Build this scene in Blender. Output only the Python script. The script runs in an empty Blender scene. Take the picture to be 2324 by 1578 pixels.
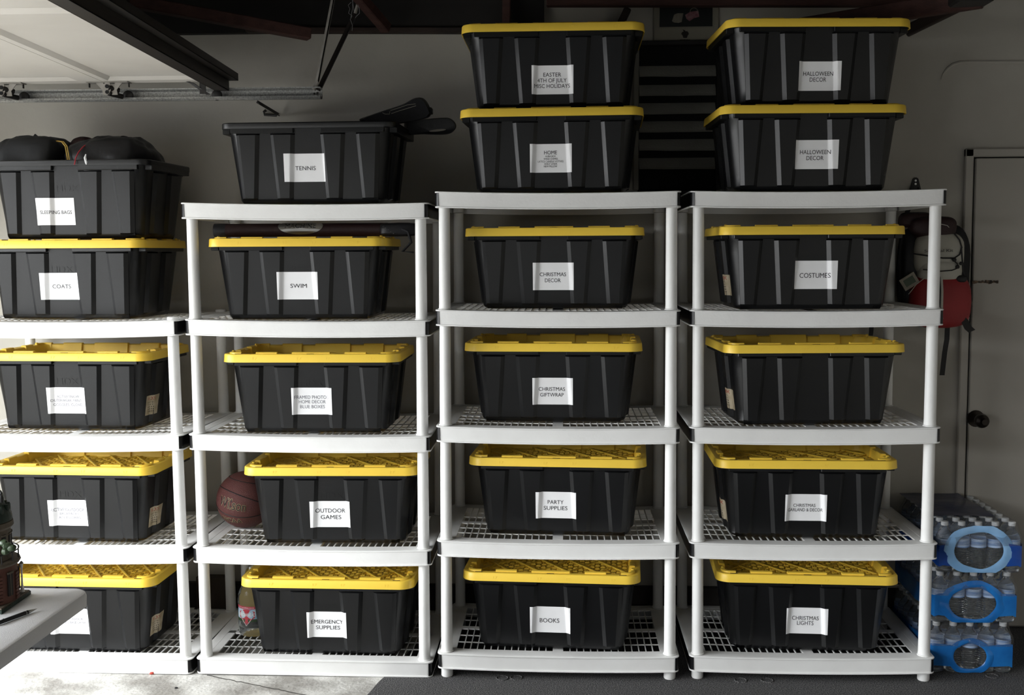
import bpy, math, random
from mathutils import Vector, Matrix, noise
random.seed(7)
sc = bpy.context.scene
COL = sc.collection
PI = math.pi

# ------------------------------------------------------------------ camera
F = 2492.32; CAMZ = 1.36125 + .26; CAMD = 4.07065
PITCH, YAW, ROLL = 0.078867, 0.048709, -0.0045562
SX, SY = 13.667, -17.967
fw = Vector((-math.sin(YAW)*math.cos(PITCH), math.cos(YAW)*math.cos(PITCH), -math.sin(PITCH)))
rt0 = Vector((math.cos(YAW), math.sin(YAW), 0)); up0 = rt0.cross(fw)
rt = rt0*math.cos(ROLL) + up0*math.sin(ROLL)
up = up0*math.cos(ROLL) - rt0*math.sin(ROLL)
cd = bpy.data.cameras.new('camera'); cam = bpy.data.objects.new('camera', cd); COL.objects.link(cam)
cd.sensor_fit = 'HORIZONTAL'; cd.sensor_width = 36; cd.lens = F*36/2324
cd.shift_x = -SX/2324; cd.shift_y = SY/2324; cd.clip_start = .05
M = Matrix((rt, up, -fw)).transposed().to_4x4(); M.translation = Vector((0, -CAMD, CAMZ))
cam.matrix_world = M
sc.camera = cam
CP = Vector((0, -CAMD, CAMZ))

def ray(px, py):
    X = px-1162-SX; Y = py-789-SY
    return (rt*X - up*Y + fw*F).normalized()
def at(px, py, Y):            # point of the pixel's ray on the plane y = Y
    d = ray(px, py); return CP + d*((Y-CP.y)/d.y)
def atz(px, py, Z):
    d = ray(px, py); return CP + d*((Z-CP.z)/d.z)

# ------------------------------------------------------------------ light
w = bpy.data.worlds.new('world'); sc.world = w; w.use_nodes = True
bg = w.node_tree.nodes['Background']; bg.inputs[0].default_value = (.95, .97, 1, 1); bg.inputs[1].default_value = .125
def area(name, loc, target, sx, sy, power, col, spread=180):
    l = bpy.data.lights.new(name, 'AREA'); l.shape = 'RECTANGLE'; l.size = sx; l.size_y = sy
    l.energy = power; l.color = col; l.spread = math.radians(spread)
    o = bpy.data.objects.new(name, l); COL.objects.link(o); o.location = loc
    o.rotation_euler = (Vector(target)-Vector(loc)).to_track_quat('-Z', 'Y').to_euler()
    return o
# daylight through the open garage door at the left
area('daylight', (-7.6, -4.7, 5.0), (-.6, -1.5, .2), 12.0, 6.2, 5000, (.95, .98, 1.0), 180)
# added low fill outside the opening, brightens tote ribs and left wall
area('added_low_fill', (-8.3, -2.7, 1.15), (0, -.2, 1.0), 5.0, 1.9, 210, (.97, .98, 1.0), 180)
sc.view_settings.view_transform = 'Standard'; sc.view_settings.look = 'None'
sc.view_settings.gamma = 1; sc.view_settings.use_curve_mapping = False
sc.view_settings.exposure = 0.0

# ------------------------------------------------------------------ materials
def lin(h):
    h = h.lstrip('#'); c = [int(h[i:i+2], 16)/255 for i in (0, 2, 4)]
    return tuple((x/12.92 if x <= .04045 else ((x+.055)/1.055)**2.4) for x in c)
def mat(name, col, rough=.5, metal=0, col2=None, nscale=8, bump=0, bscale=60, spec=.5, trans=0, alpha=1, ior=1.45, stretch=None, detail=4, lo=.35, hi=.65):
    m = bpy.data.materials.new(name); m.use_nodes = True
    nt = m.node_tree; b = nt.nodes['Principled BSDF']
    if isinstance(col, str): col = lin(col)
    b.inputs['Base Color'].default_value = (*col, 1)
    b.inputs['Roughness'].default_value = rough; b.inputs['Metallic'].default_value = metal
    b.inputs['Specular IOR Level'].default_value = spec
    b.inputs['Transmission Weight'].default_value = trans; b.inputs['Alpha'].default_value = alpha
    b.inputs['IOR'].default_value = ior
    tc = nt.nodes.new('ShaderNodeTexCoord'); mp = nt.nodes.new('ShaderNodeMapping')
    nt.links.new(tc.outputs['Object'], mp.inputs[0])
    if stretch: mp.inputs['Scale'].default_value = stretch
    if col2 is not None:
        if isinstance(col2, str): col2 = lin(col2)
        n = nt.nodes.new('ShaderNodeTexNoise'); n.inputs['Scale'].default_value = nscale; n.inputs['Detail'].default_value = detail
        r = nt.nodes.new('ShaderNodeValToRGB'); r.color_ramp.elements[0].position = lo; r.color_ramp.elements[1].position = hi
        r.color_ramp.elements[0].color = (*col, 1); r.color_ramp.elements[1].color = (*col2, 1)
        nt.links.new(mp.outputs[0], n.inputs['Vector']); nt.links.new(n.outputs['Fac'], r.inputs[0]); nt.links.new(r.outputs[0], b.inputs['Base Color'])
    if bump:
        n = nt.nodes.new('ShaderNodeTexNoise'); n.inputs['Scale'].default_value = bscale; n.inputs['Detail'].default_value = 3
        bp = nt.nodes.new('ShaderNodeBump'); bp.inputs['Strength'].default_value = bump; bp.inputs['Distance'].default_value = .004
        nt.links.new(mp.outputs[0], n.inputs['Vector']); nt.links.new(n.outputs['Fac'], bp.inputs['Height']); nt.links.new(bp.outputs[0], b.inputs['Normal'])
    return m
m_wall = mat('painted_plaster', (.42, .395, .35), .9, col2=(.48, .46, .41), nscale=2.5, bump=.25, bscale=40, spec=.2)
m_door = mat('painted_door', (.39, .365, .325), .7, col2=(.44, .415, .37), nscale=2, bump=.1, bscale=60, spec=.3)
m_conc = mat('concrete', (.26, .247, .225), .85, col2=(.56, .55, .52), nscale=5, bump=.9, bscale=55, detail=9, lo=.38, hi=.58)
m_carpet = mat('carpet', (.050, .050, .053), 1, col2=(.22, .215, .21), nscale=230, bump=1, bscale=330, spec=.1, detail=2, lo=.42, hi=.72)
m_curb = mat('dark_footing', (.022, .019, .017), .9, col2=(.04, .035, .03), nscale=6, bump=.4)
m_roof = mat('dark_roof_boards', (.010, .009, .008), .9, col2=(.016, .014, .012), nscale=5)
m_beam = mat('red_brown_timber', (.034, .012, .009), .75, col2=(.060, .024, .018), nscale=6, bump=.3, stretch=(1, 6, 6))
m_beam2 = mat('dark_timber', (.020, .013, .010), .8, col2=(.035, .022, .017), nscale=6, bump=.3)
m_white = mat('white_resin', (.78, .775, .76), .42, col2=(.83, .83, .815), nscale=7, bump=.12, bscale=90, spec=.4)
m_band = mat('glossy_black_band', (.004, .004, .0045), .32, col2=(.006, .006, .007), nscale=6, spec=.35)
m_black = mat('black_plastic', (.0035, .0037, .0042), .35, col2=(.0052, .0055, .0062), nscale=5, bump=.08, bscale=500, spec=.5)
m_yel = mat('yellow_plastic', (.87, .585, .065), .40, col2=(.90, .62, .075), nscale=4, bump=.05, bscale=300, spec=.45)
m_paper = mat('label_paper', (.86, .86, .87), .55, col2=(.90, .90, .91), nscale=12, spec=.3)
m_ink = mat('black_ink', (.012, .012, .014), .6)
m_ink_glare = mat('glare_paled_ink', (.16, .16, .19), .6)  # black lettering paled to grey, overexposure put into the ink colour
m_stick = mat('product_sticker', (.52, .45, .33), .5, col2=(.36, .29, .18), nscale=30)
m_red_ink = mat('red_print', (.40, .05, .03), .5)
m_galv = mat('galvanised_steel', (.26, .26, .25), .42, metal=.55, col2=(.46, .46, .44), nscale=150, detail=2, stretch=(1, 1, 1))
m_steel = mat('dull_steel', (.24, .225, .20), .5, metal=.25, col2=(.32, .30, .27), nscale=20)
m_dark = mat('dark_steel', (.014, .013, .012), .5, metal=.3, col2=(.022, .02, .019), nscale=15)
m_strut = mat('brown_steel_strut', (.016, .013, .011), .5, metal=.2, col2=(.022, .018, .016), nscale=4)
m_gdoor = mat('garage_door_paint', (.62, .585, .53), .55, col2=(.67, .635, .58), nscale=3, bump=.05)
m_ball = mat('basketball_leather', (.100, .030, .027), .5, col2=(.125, .037, .033), nscale=8, bump=.8, bscale=420)
m_seam = mat('black_rubber', (.010, .009, .009), .6)
m_gold = mat('pale_gold_ink', (.42, .31, .17), .5)
m_nylon = mat('black_nylon', (.006, .006, .007), .42, spec=.3, col2=(.011, .011, .0125), nscale=5, bump=.5, bscale=25)
m_canvas = mat('dark_grey_nylon', (.010, .011, .0125), .55, spec=.3, col2=(.016, .017, .019), nscale=6, bump=.5, bscale=22)
m_maroon = mat('maroon_fabric', (.022, .0065, .007), .6, bump=.4, bscale=60)
m_red = mat('red_nylon', (.30, .018, .020), .55, col2=(.24, .013, .016), nscale=6, bump=.4, bscale=30)
m_offw = mat('off_white_nylon', (.40, .385, .33), .6, col2=(.46, .44, .38), nscale=8, bump=.3, bscale=40)
m_cordy = mat('yellow_cord', (.42, .28, .06), .6)
m_cordr = mat('red_cord', (.30, .02, .03), .6)
m_table = mat('white_table_plastic', (.70, .70, .72), .45, col2=(.74, .74, .76), nscale=6, bump=.22, bscale=480, spec=.4)
m_film = mat('blue_film', (.010, .13, .44), .22, col2=(.02, .20, .58), nscale=9, bump=.5, bscale=18)
m_filmd = mat('deep_blue_film', (.008, .055, .30), .25, col2=(.012, .08, .40), nscale=9, bump=.5, bscale=18)
m_filml = mat('pale_blue_film', (.20, .42, .72), .28, col2=(.30, .52, .80), nscale=12, bump=.5, bscale=20)
m_filmn = mat('navy_film', (.010, .014, .045), .3, col2=(.02, .028, .08), nscale=9, bump=.6, bscale=20)
m_water = mat('bottle_of_water', (.93, .96, .98), .06, trans=.96, ior=1.22, bump=.35, bscale=60)
m_clearb = mat('clear_bottle', (.93, .97, .95), .04, trans=.96, ior=1.20, bump=.3, bscale=40)
m_cap = mat('white_cap', (.72, .73, .74), .4)
m_wlab = mat('bottle_wrapper', (.10, .22, .50), .35, col2=(.55, .66, .80), nscale=26, stretch=(.2, .2, 4))
m_arrow = mat('bottle_red_label', (.36, .02, .035), .4)
m_sky = mat('bottle_sky_print', (.16, .33, .50), .4, col2=(.45, .52, .55), nscale=20)
m_green = mat('bottle_green_print', (.022, .048, .020), .4, col2=(.045, .065, .03), nscale=14)
m_wht = mat('white_print', (.80, .80, .80), .5)
m_bag = mat('yellow_plastic_bag', (.34, .22, .03), .45, col2=(.42, .29, .05), nscale=5, bump=.4, bscale=15)
m_card = mat('dark_cardboard', (.030, .021, .014), .85, col2=(.042, .03, .02), nscale=4)
m_slat = mat('vent_slat', (.25, .245, .215), .8, col2=(.31, .305, .27), nscale=6, bump=.5, bscale=120)
m_vframe = mat('vent_frame', (.20, .19, .165), .8, col2=(.24, .23, .20), nscale=5)
m_void = mat('dark_void', (.006, .006, .006), .9)
m_frame = mat('cream_frame', (.27, .25, .20), .6, col2=(.32, .30, .24), nscale=5)
m_photo = mat('dark_photo_print', (.010, .011, .011), .35, col2=(.016, .020, .018), nscale=6)
m_pink = mat('pink_print', (.22, .07, .085), .6, col2=(.34, .20, .21), nscale=60)
m_cream = mat('cream_print', (.30, .27, .22), .6, col2=(.20, .18, .14), nscale=30)
m_brick = mat('model_brick', (.075, .026, .018), .7, col2=(.12, .045, .03), nscale=30)
m_stone = mat('model_stone', (.15, .12, .09), .7, col2=(.09, .075, .055), nscale=30, bump=.5)
m_slate = mat('model_green_roof', (.008, .020, .014), .6, col2=(.02, .04, .028), nscale=40, bump=.6)
m_bronze = mat('dark_bronze', (.018, .014, .011), .3, metal=.7)
m_chrome = mat('pen_metal', (.45, .45, .44), .3, metal=1)
m_lamp = mat('lamp_white', (.85, .83, .80), .35)
m_wire = mat('thin_wire', (.30, .30, .30), .5, metal=.5)
m_wood = mat('bare_splintered_wood', (.25, .17, .11), .8, col2=(.02, .015, .012), nscale=60)
def clearfilm():
    m = bpy.data.materials.new('clear_film'); m.use_nodes = True; nt = m.node_tree
    for n in list(nt.nodes): nt.nodes.remove(n)
    o = nt.nodes.new('ShaderNodeOutputMaterial'); t = nt.nodes.new('ShaderNodeBsdfTransparent'); g = nt.nodes.new('ShaderNodeBsdfGlossy')
    mx = nt.nodes.new('ShaderNodeMixShader'); mx.inputs[0].default_value = .20
    t.inputs[0].default_value = (.93, .94, .95, 1); g.inputs['Roughness'].default_value = .18
    n = nt.nodes.new('ShaderNodeTexNoise'); n.inputs['Scale'].default_value = 28; b = nt.nodes.new('ShaderNodeBump'); b.inputs['Strength'].default_value = 1; b.inputs['Distance'].default_value = .01
    nt.links.new(n.outputs['Fac'], b.inputs['Height']); nt.links.new(b.outputs[0], g.inputs['Normal'])
    nt.links.new(t.outputs[0], mx.inputs[1]); nt.links.new(g.outputs[0], mx.inputs[2]); nt.links.new(mx.outputs[0], o.inputs[0])
    return m
m_clear = clearfilm()

# ------------------------------------------------------------------ mesh helpers
class MB:
    def __init__(s): s.v = []; s.f = []
    def add(s, vs, fs):
        k = len(s.v); s.v += [tuple(v) for v in vs]; s.f += [tuple(i+k for i in f) for f in fs]; return s
    def box(s, x0, x1, y0, y1, z0, z1, b=0, T=None):
        if b <= 0:
            vs = [(x, y, z) for z in (z0, z1) for x, y in ((x0, y0), (x1, y0), (x1, y1), (x0, y1))]
            fs = [(3, 2, 1, 0), (4, 5, 6, 7), (0, 1, 5, 4), (1, 2, 6, 5), (2, 3, 7, 6), (3, 0, 4, 7)]
        else:
            def lp(z, i): return [(x0+i, y0+b, z), (x0+b, y0+i, z), (x1-b, y0+i, z), (x1-i, y0+b, z), (x1-i, y1-b, z), (x1-b, y1-i, z), (x0+b, y1-i, z), (x0+i, y1-b, z)]
            rows = [lp(z0, b), lp(z0+b, 0), lp(z1-b, 0), lp(z1, b)]
            vs = sum(rows, []); fs = [tuple(range(7, -1, -1)), tuple(range(24, 32))]
            for r in range(3):
                for k in range(8): fs.append((r*8+k, r*8+(k+1) % 8, r*8+8+(k+1) % 8, r*8+8+k))
        if T: vs = [tuple(T @ Vector(v)) for v in vs]
        return s.add(vs, fs)
    def loops(s, rows, closed=True, cap0=False, cap1=False):
        n = len(rows[0]); assert all(len(r) == n for r in rows); vs = sum([list(r) for r in rows], []); fs = []
        for r in range(len(rows)-1):
            for k in range(n if closed else n-1):
                fs.append((r*n+k, r*n+(k+1) % n, (r+1)*n+(k+1) % n, (r+1)*n+k))
        if cap0: fs.append(tuple(range(n-1, -1, -1)))
        if cap1: fs.append(tuple(range((len(rows)-1)*n, len(rows)*n)))
        return s.add(vs, fs)
    def lathe(s, prof, n=24, c=(0, 0, 0), axis='z', caps=True):
        rows = []
        for r, z in prof:
            row = []
            for k in range(n):
                a = 2*PI*k/n; p = (r*math.cos(a), r*math.sin(a), z)
                if axis == 'x': p = (p[2], p[0], p[1])
                if axis == 'y': p = (p[1], p[2], p[0])
                row.append((p[0]+c[0], p[1]+c[1], p[2]+c[2]))
            rows.append(row)
        return s.loops(rows, True, caps, caps)
    def tube(s, pts, r, n=8):
        pts = [Vector(p) for p in pts]; rows = []
        rr = r if isinstance(r, (list, tuple)) else [r]*len(pts)
        for i, p in enumerate(pts):
            d = (pts[min(i+1, len(pts)-1)]-pts[max(i-1, 0)]).normalized()
            a = d.orthogonal().normalized() if i == 0 else (prev - d*prev.dot(d)).normalized()
            prev = a; b = d.cross(a)
            rows.append([p + a*(rr[i]*math.cos(2*PI*k/n)) + b*(rr[i]*math.sin(2*PI*k/n)) for k in range(n)])
        return s.loops(rows, True, True, True)
    def strip(s, pts, wv, th):          # flat ribbon with thickness along points, wv = half width vectors
        rows = []
        for i, p in enumerate(pts):
            p = Vector(p); wd = Vector(wv[i] if isinstance(wv, list) else wv)
            d = (Vector(pts[min(i+1, len(pts)-1)])-Vector(pts[max(i-1, 0)])).normalized(); nn = d.cross(wd).normalized()*th
            rows.append([p-wd-nn, p+wd-nn, p+wd+nn, p-wd+nn])
        return s.loops(rows, True, True, True)
    def blob(s, c, r, e=.6, e2=.6, nu=28, nv=16, amp=0, ns=6, flat=None):
        def pw(v, e): return math.copysign(abs(v)**e, v)
        rows = []
        for j in range(1, nv):
            ph = -PI/2+PI*j/nv; row = []
            for k in range(nu):
                th = 2*PI*k/nu
                p = Vector((r[0]*pw(math.cos(ph), e)*pw(math.cos(th), e2), r[1]*pw(math.cos(ph), e)*pw(math.sin(th), e2), r[2]*pw(math.sin(ph), e)))
                q = Vector(c)+p
                if amp: q += p.normalized()*amp*noise.noise(q*ns)+p.normalized()*amp*.5*noise.noise(q*ns*2.7)
                if flat is not None: q.z = max(q.z, flat)
                row.append(q)
            rows.append(row)
        return s.loops(rows, True, True, True)
    def obj(s, name, m, parent=None, smooth=True, **kw):
        me = bpy.data.meshes.new(name); me.from_pydata([tuple(v) for v in s.v], [], s.f); me.validate(); me.update()
        me.materials.append(m)
        if smooth:
            me.polygons.foreach_set('use_smooth', [True]*len(me.polygons))
            try: me.set_sharp_from_angle(angle=math.radians(34))
            except Exception: pass
        return link(name, me, parent, **kw)
def link(name, me, parent=None, loc=None, rot=None):
    o = bpy.data.objects.new(name, me); COL.objects.link(o)
    if parent is not None: o.parent = parent
    if loc: o.location = loc
    if rot: o.rotation_euler = rot
    return o
def tag(o, label=None, cat=None, group=None, kind=None):
    if label: o['label'] = label
    if cat: o['category'] = cat
    if group: o['group'] = group
    if kind: o['kind'] = kind
    return o
def thing(name, label, cat, loc=(0, 0, 0), rotz=0, group=None):
    o = bpy.data.objects.new(name, None); COL.objects.link(o); o.location = loc; o.rotation_euler = (0, 0, rotz)
    o.empty_display_size = .1
    return tag(o, label, cat, group)
def struct(name, mb, m, smooth=False, parent=None):
    o = mb.obj(name, m, parent, smooth)
    if parent is None: o['kind'] = 'structure'
    return o
_font = {}
def text2d(txt):                 # -> verts (x,y), faces, width, cap height=1
    if txt in _font: return _font[txt]
    cu = bpy.data.curves.new('t', 'FONT'); cu.body = txt; cu.size = 1; cu.resolution_u = 3
    o = bpy.data.objects.new('t', cu); me = bpy.data.meshes.new_from_object(o)
    vs = [(v.co.x, v.co.y) for v in me.vertices]; fs = [tuple(p.vertices) for p in me.polygons]
    bpy.data.objects.remove(o); bpy.data.curves.remove(cu); bpy.data.meshes.remove(me)
    x0 = min(v[0] for v in vs); x1 = max(v[0] for v in vs)
    vs = [((x-x0)/(x1-x0), y/.73) for x, y in vs]
    _font[txt] = (vs, fs); return vs, fs
def put_text(mb, txt, cx, cy, wd, cap, fn):   # fn maps local (u,v) to 3d
    vs, fs = text2d(txt)
    mb.add([fn(cx+(x-.5)*wd, cy+(y-.5)*cap) for x, y in vs], fs)
def rrect(w_, d, r, n=6, cx=0, cy=0):
    pts = []
    for x, y, a0 in ((w_/2-r, d/2-r, 0), (-w_/2+r, d/2-r, 90), (-w_/2+r, -d/2+r, 180), (w_/2-r, -d/2+r, 270)):
        for k in range(n+1):
            a = math.radians(a0+90*k/n); pts.append((cx+x+r*math.cos(a), cy+y+r*math.sin(a)))
    return pts
def lerp(a, b, t): return a+(b-a)*t

# ------------------------------------------------------------------ room
WY = .665
def wx(px, py=574, Y=WY): return at(px, py, Y).x
def wz(py, px=1297, Y=WY): return at(px, py, Y).z
XL, XR, YB = -3.9, 2.75, -5.6
struct('floor', MB().box(XL-6, XR, YB-3, WY, -.12, -.002), m_conc)
struct('wall_back', MB().box(-3.45, XR, WY, WY+.12, -.1, 3.1), m_wall)
struct('wall_right', MB().box(XR, XR+.1, YB, WY, -.1, 3.1), m_wall)
# header above the open garage door and its return by the corner
struct('wall_left', MB().box(-3.45, -3.35, YB, WY, 2.16, 3.1).box(-3.45, -3.35, -.10, WY, -.1, 2.16), m_wall)
xs = wx(1235, 0)
struct('ceiling', MB().box(-3.45, XR, YB, WY, 2.76, 2.85), m_roof)
struct('dark_gap_board', MB().box(-3.34, xs, WY-.035, WY, wz(74, 850), 2.76), m_roof)  # dark board standing in for the shaded open gap under the roof
# carpet: lies on the slab, right part of the floor
p1 = atz(868, 1541, 0); p2 = atz(832, 1578, 0); sl = (p1.x-p2.x)/(p1.y-p2.y)
cv = []
yy = WY-.001
while yy > YB+.02:
    cv.append((p1.x+(yy-p1.y)*sl+.006*noise.noise(Vector((yy*9, 0, 0))), yy)); yy -= .05
n = len(cv)
mb = MB()
vs = [(x, y, 0) for x, y in cv]+[(XR-.01, y, 0) for x, y in cv]+[(x, y, -.004) for x, y in cv]
mb.add(vs, [(i, i+1, n+i+1, n+i) for i in range(n-1)]+[(2*n+i, 2*n+i+1, i+1, i) for i in range(n-1)])
tag(mb.obj('carpet', m_carpet, None, False), 'charcoal speckled carpet covering the right part of the floor', 'carpet')
# crack and joint in the slab
fl = bpy.data.objects['floor']
pts = []
for i in range(40):
    t = i/39; px = lerp(470, 800, t); py = lerp(1533, 1600, t) if t > .3 else lerp(1533, 1553, t/.3)
    p = atz(px, py, -.0012); pts.append((p.x+.004*noise.noise(Vector((i*.9, 3, 0))), p.y+.01*noise.noise(Vector((i*.7, 0, 5))), p.z))
mb = MB(); mb.strip(pts, Vector((0, .0022, 0)), .0004); mb.obj('crack', m_curb, fl, False)
# dark concrete footing along the back wall behind the shelves
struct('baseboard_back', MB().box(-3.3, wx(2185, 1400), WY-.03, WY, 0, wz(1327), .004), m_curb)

# door at the right
dx0 = wx(2200, 600); dz1 = wz(357, 2250)
dr = MB().box(dx0+.006, dx0+.86, WY-.030, WY-.004, .012, dz1-.006, .003).obj('door_1', m_door, None, False); dr['kind'] = 'structure'
mb = MB()
for a, b, c, d in ((dx0-.035, dx0, 0, dz1+.035), (dx0-.035, dx0+.90, dz1, dz1+.035)):
    mb.box(a, b, WY-.022, WY, c, d, .004)
mb.box(dx0+.868, dx0+.90, WY-.022, WY, 0, dz1)
struct('trim_1', mb, m_door)
MB().box(dx0, dx0+.006, WY-.012, WY-.002, .01, dz1).box(dx0, dx0+.86, WY-.012, WY-.002, dz1-.006, dz1).obj('door_gap', m_void, dr, False)
kp = at(2226, 955, WY-.09)
mb = MB(); mb.lathe([(0.0, 0), (.020, 0), (.028, -.010), (.031, -.022), (.027, -.036), (.014, -.042), (.012, -.060)], 20, (kp.x, kp.y+.012, kp.z), 'y')
kn = mb.obj('door_knob', m_bronze, dr)
MB().lathe([(.036, -.062), (.036, -.052), (.028, -.046), (0, -.046)], 24, (kp.x, kp.y+.118, kp.z), 'y').obj('rose', m_bronze, kn)
# splintered slot left by an old bolt
mb = MB(); q = at(2234, 640, WY-.031)
for i in range(16):
    x = q.x-.052+i*.0068; h = .0035+.0045*random.random(); z = q.z+.003*(random.random()-.5)
    mb.box(x, x+.0075, q.y-.0015, q.y+.002, z-h, z+h)
mb.obj('splintered_slot', m_wood, dr, False)
# raised plaster bead: arch of an older opening
mb = MB(); pts = [at(px, py, WY) for px, py in ((2136, 180), (2141, 168), (2150, 156), (2162, 147), (2178, 142), (2200, 141), (2330, 141), (2420, 142))]
mb.tube(pts, [.002, .005, .007, .008, .008, .008, .008, .008], 8)
struct('trim_2', mb, m_wall, True)

# louvred vent
va = at(1447, 108, WY); vb = at(1623, 432, WY)
vt = thing('louvred_vent', 'grey louvred wall vent between the two tall stacks of black totes', 'vent', (va.x, WY, vb.z))
W_, H_ = vb.x-va.x, va.z-vb.z
MB().box(0, W_, -.012, 0, 0, H_).obj('backing', m_void, vt, False)
for a in ((-.018, .004, 0, H_+.02), (W_-.004, W_+.018, 0, H_+.02), (0, W_, H_, H_+.02), (0, W_, -.02, 0)):
    MB().box(a[0], a[1], -.045, 0, a[2], a[3], .003).obj('frame_strip', m_vframe if a[1] < W_+.01 and a[2] == 0 and a[0] < 0 else m_dark, vt, False)
ys = [178, 221, 262, 303, 344, 386]
for i, y in enumerate(ys):
    zb = wz(y, 1535)-vb.z
    rows = []
    for k in range(13):
        x = .006+(W_-.012)*k/12; d = .003*noise.noise(Vector((x*9, i*3.1, 0)))
        rows.append([(x, -.050+d, zb+d), (x, -.046+d, zb+.002+d), (x, -.040, zb+.022+d), (x, -.016, zb+.050), (x, -.012, zb+.050), (x, -.036, zb+.020+d)])
    MB().loops(rows, True, True, True).obj('slat', m_slat, vt)

# framed picture above the vent
fa = at(1483, -14, WY-.004); fb = at(1630, 99, WY-.004)
pf = thing('framed_picture', 'cream framed dark picture hanging high above the louvred vent', 'picture', (fa.x, WY, fb.z))
W_, H_ = fb.x-fa.x, fa.z-fb.z
MB().box(0, W_, -.018, -.001, 0, H_, .003).obj('frame', m_frame, pf, False)
def fpt(px, py, o=.019): 
    p = at(px, py, WY-o); return (p.x-fa.x, -o, p.z-fb.z)
def fpoly(pix, o=.0195):
    return [fpt(x, y, o) for x, y in pix]
def flatprint(pix, name, m, par, o):
    mb = MB(); k = len(pix); f = fpoly(pix, o); b = [(x, y+.0008, z) for x, y, z in f]
    mb.loops([b, f], True, True, True); return mb.obj(name, m, par, False)
a, b = fpt(1497, -20, .021), fpt(1617, 60, .021)
mb = MB()
for q in ((a[0]-.004, a[0], b[2]-.004, H_-.01), (b[0], b[0]+.004, b[2]-.004, H_-.01), (a[0], b[0], b[2]-.004, b[2])):
    mb.box(q[0], q[1], -.023, -.018, q[2], q[3])
mb.obj('mount', m_frame, pf, False)
ph = MB().box(a[0], b[0], -.0195, -.018, b[2], H_-.012).obj('picture_print', m_photo, pf, False)
flatprint([(1525, 48), (1530, 33), (1538, 30), (1551, 30), (1547, 50), (1540, 52), (1530, 51)], 'pale_cup', m_cream, ph, .0205)
flatprint([(1555, 34), (1566, 27), (1585, 24), (1587, 38), (1575, 41), (1565, 48), (1558, 43)], 'pink_basket', m_pink, ph, .0205)
mb = MB(); mb.tube([fpt(1566+9*(1-math.cos(t*PI/8)), 27-9*math.sin(t*PI/8), .0207) for t in range(9)], .0012, 5); mb.obj('basket_handle', m_cream, ph)
e = flatprint([(1546, 77), (1548, 73), (1552, 71), (1556, 71), (1560, 71), (1563, 75), (1563, 78), (1561, 80), (1559, 86), (1551, 86), (1549, 80)], 'cupcake_emblem', m_curb, pf, .0195)
flatprint([(1549, 67), (1553, 68), (1556, 71), (1552, 71)], 'leaf', m_curb, e, .0195)
mb = MB()
for i in range(11): mb.box(*(lambda p: (p[0], p[0]+.0026, -.0192, -.018, p[2]-.0008, p[2]+.0008+.0006*(i % 3)))(fpt(1543+2.1*i, 90.5)))
mb.obj('fine_print', m_curb, pf, False)
MB().box(.012, W_-.012, -.020, -.0175, .004, .0075).obj('lower_groove', m_void, pf, False)

# small triangular hook plate
hp = at(2077, 420, WY)
hk = thing('wall_hook', 'small black tapered hook plate screwed to wall behind right shelf', 'hook', tuple(hp))
rows = [[(-.026, y, -.03), (.026, y, -.03), (.011, y, .026), (.004, y, .031), (-.004, y, .031), (-.011, y, .026)] for y in (0, -.006)]
MB().loops(rows, True, True, True).obj('plate', m_dark, hk, False)
for z in (.018, .004): MB().lathe([(.0045, 0), (.0045, .003), (.001, .004)], 10, (0, -.0065, z), 'y').obj('screw', m_chrome, hk)
MB().tube([(0, -.006, -.02), (0, -.03, -.03), (0, -.045, -.03), (0, -.05, -.012)], .004).obj('hook', m_dark, hk)

# timbers under the roof
def timber(name, label, a, b, wd, ht, m=None, upv=(0, 0, 1)):
    a, b = Vector(a), Vector(b); d = (b-a); L = d.length; d.normalize()
    s_ = d.cross(Vector(upv)).normalized(); u = s_.cross(d)
    T = Matrix((d, s_, u)).transposed().to_4x4(); T.translation = a
    o = MB().box(0, L, -wd/2, wd/2, -ht/2, ht/2, .004, T).obj(name, m or m_beam, None, False)
    return tag(o, label, 'beam')
timber('roof_beam', 'dark red-brown beam under roof, end cut square above the middle of track', at(703, 78, .30), at(290, 2, -.05), .05, .045)
timber('roof_brace', 'short red-brown diagonal brace just right of the steel track hanger', at(878, 66, .52), at(795, -30, .30), .04, .045)
timber('roof_post', 'upright red-brown timber right behind the top of the EASTER tote', at(1150, 66, .58), at(1150, -40, .58), .035, .045, upv=(0, 1, 0))
timber('roof_tie', 'long dark timber running along the wall top above the picture', at(1240, 2, .50), at(2190, 2, .50), .05, .045)
timber('roof_rafter', 'red-brown rafter rising to the right above the topmost HALLOWEEN tote', at(1815, 62, .55), at(2230, -4, .20), .04, .07)
timber('roof_strut', 'dark timber strut behind right end of the topmost HALLOWEEN tote', at(2055, 72, .60), at(2190, 6, .50), .035, .045, m_beam2)
timber('wall_plate', 'dark timber plate along the top of left half of wall', at(560, 69, .63), at(1225, 70, .63), .05, .022, m_beam2)
timber('roof_knee_brace', 'dark slanting knee brace left of picture, over the EASTER tote', at(1425, 20, .60), at(1398, 76, .60), .03, .05, m_beam2, (0, 1, 0))
# corner of a metal lamp at the top edge
lp = at(2205, 2, .15)
lt = thing('ceiling_light', 'dark hanging light fitting at top edge right of rafter', 'light', tuple(lp))
MB().box(-.068, .068, -.06, .06, -.012, .03, .008).obj('housing', m_dark, lt)
MB().box(-.052, .045, -.063, -.058, -.004, .02, .001).obj('edge_label', m_frame, lt)
MB().box(-.01, .01, -.01, .01, .03, .25).obj('stem', m_dark, lt)

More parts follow.
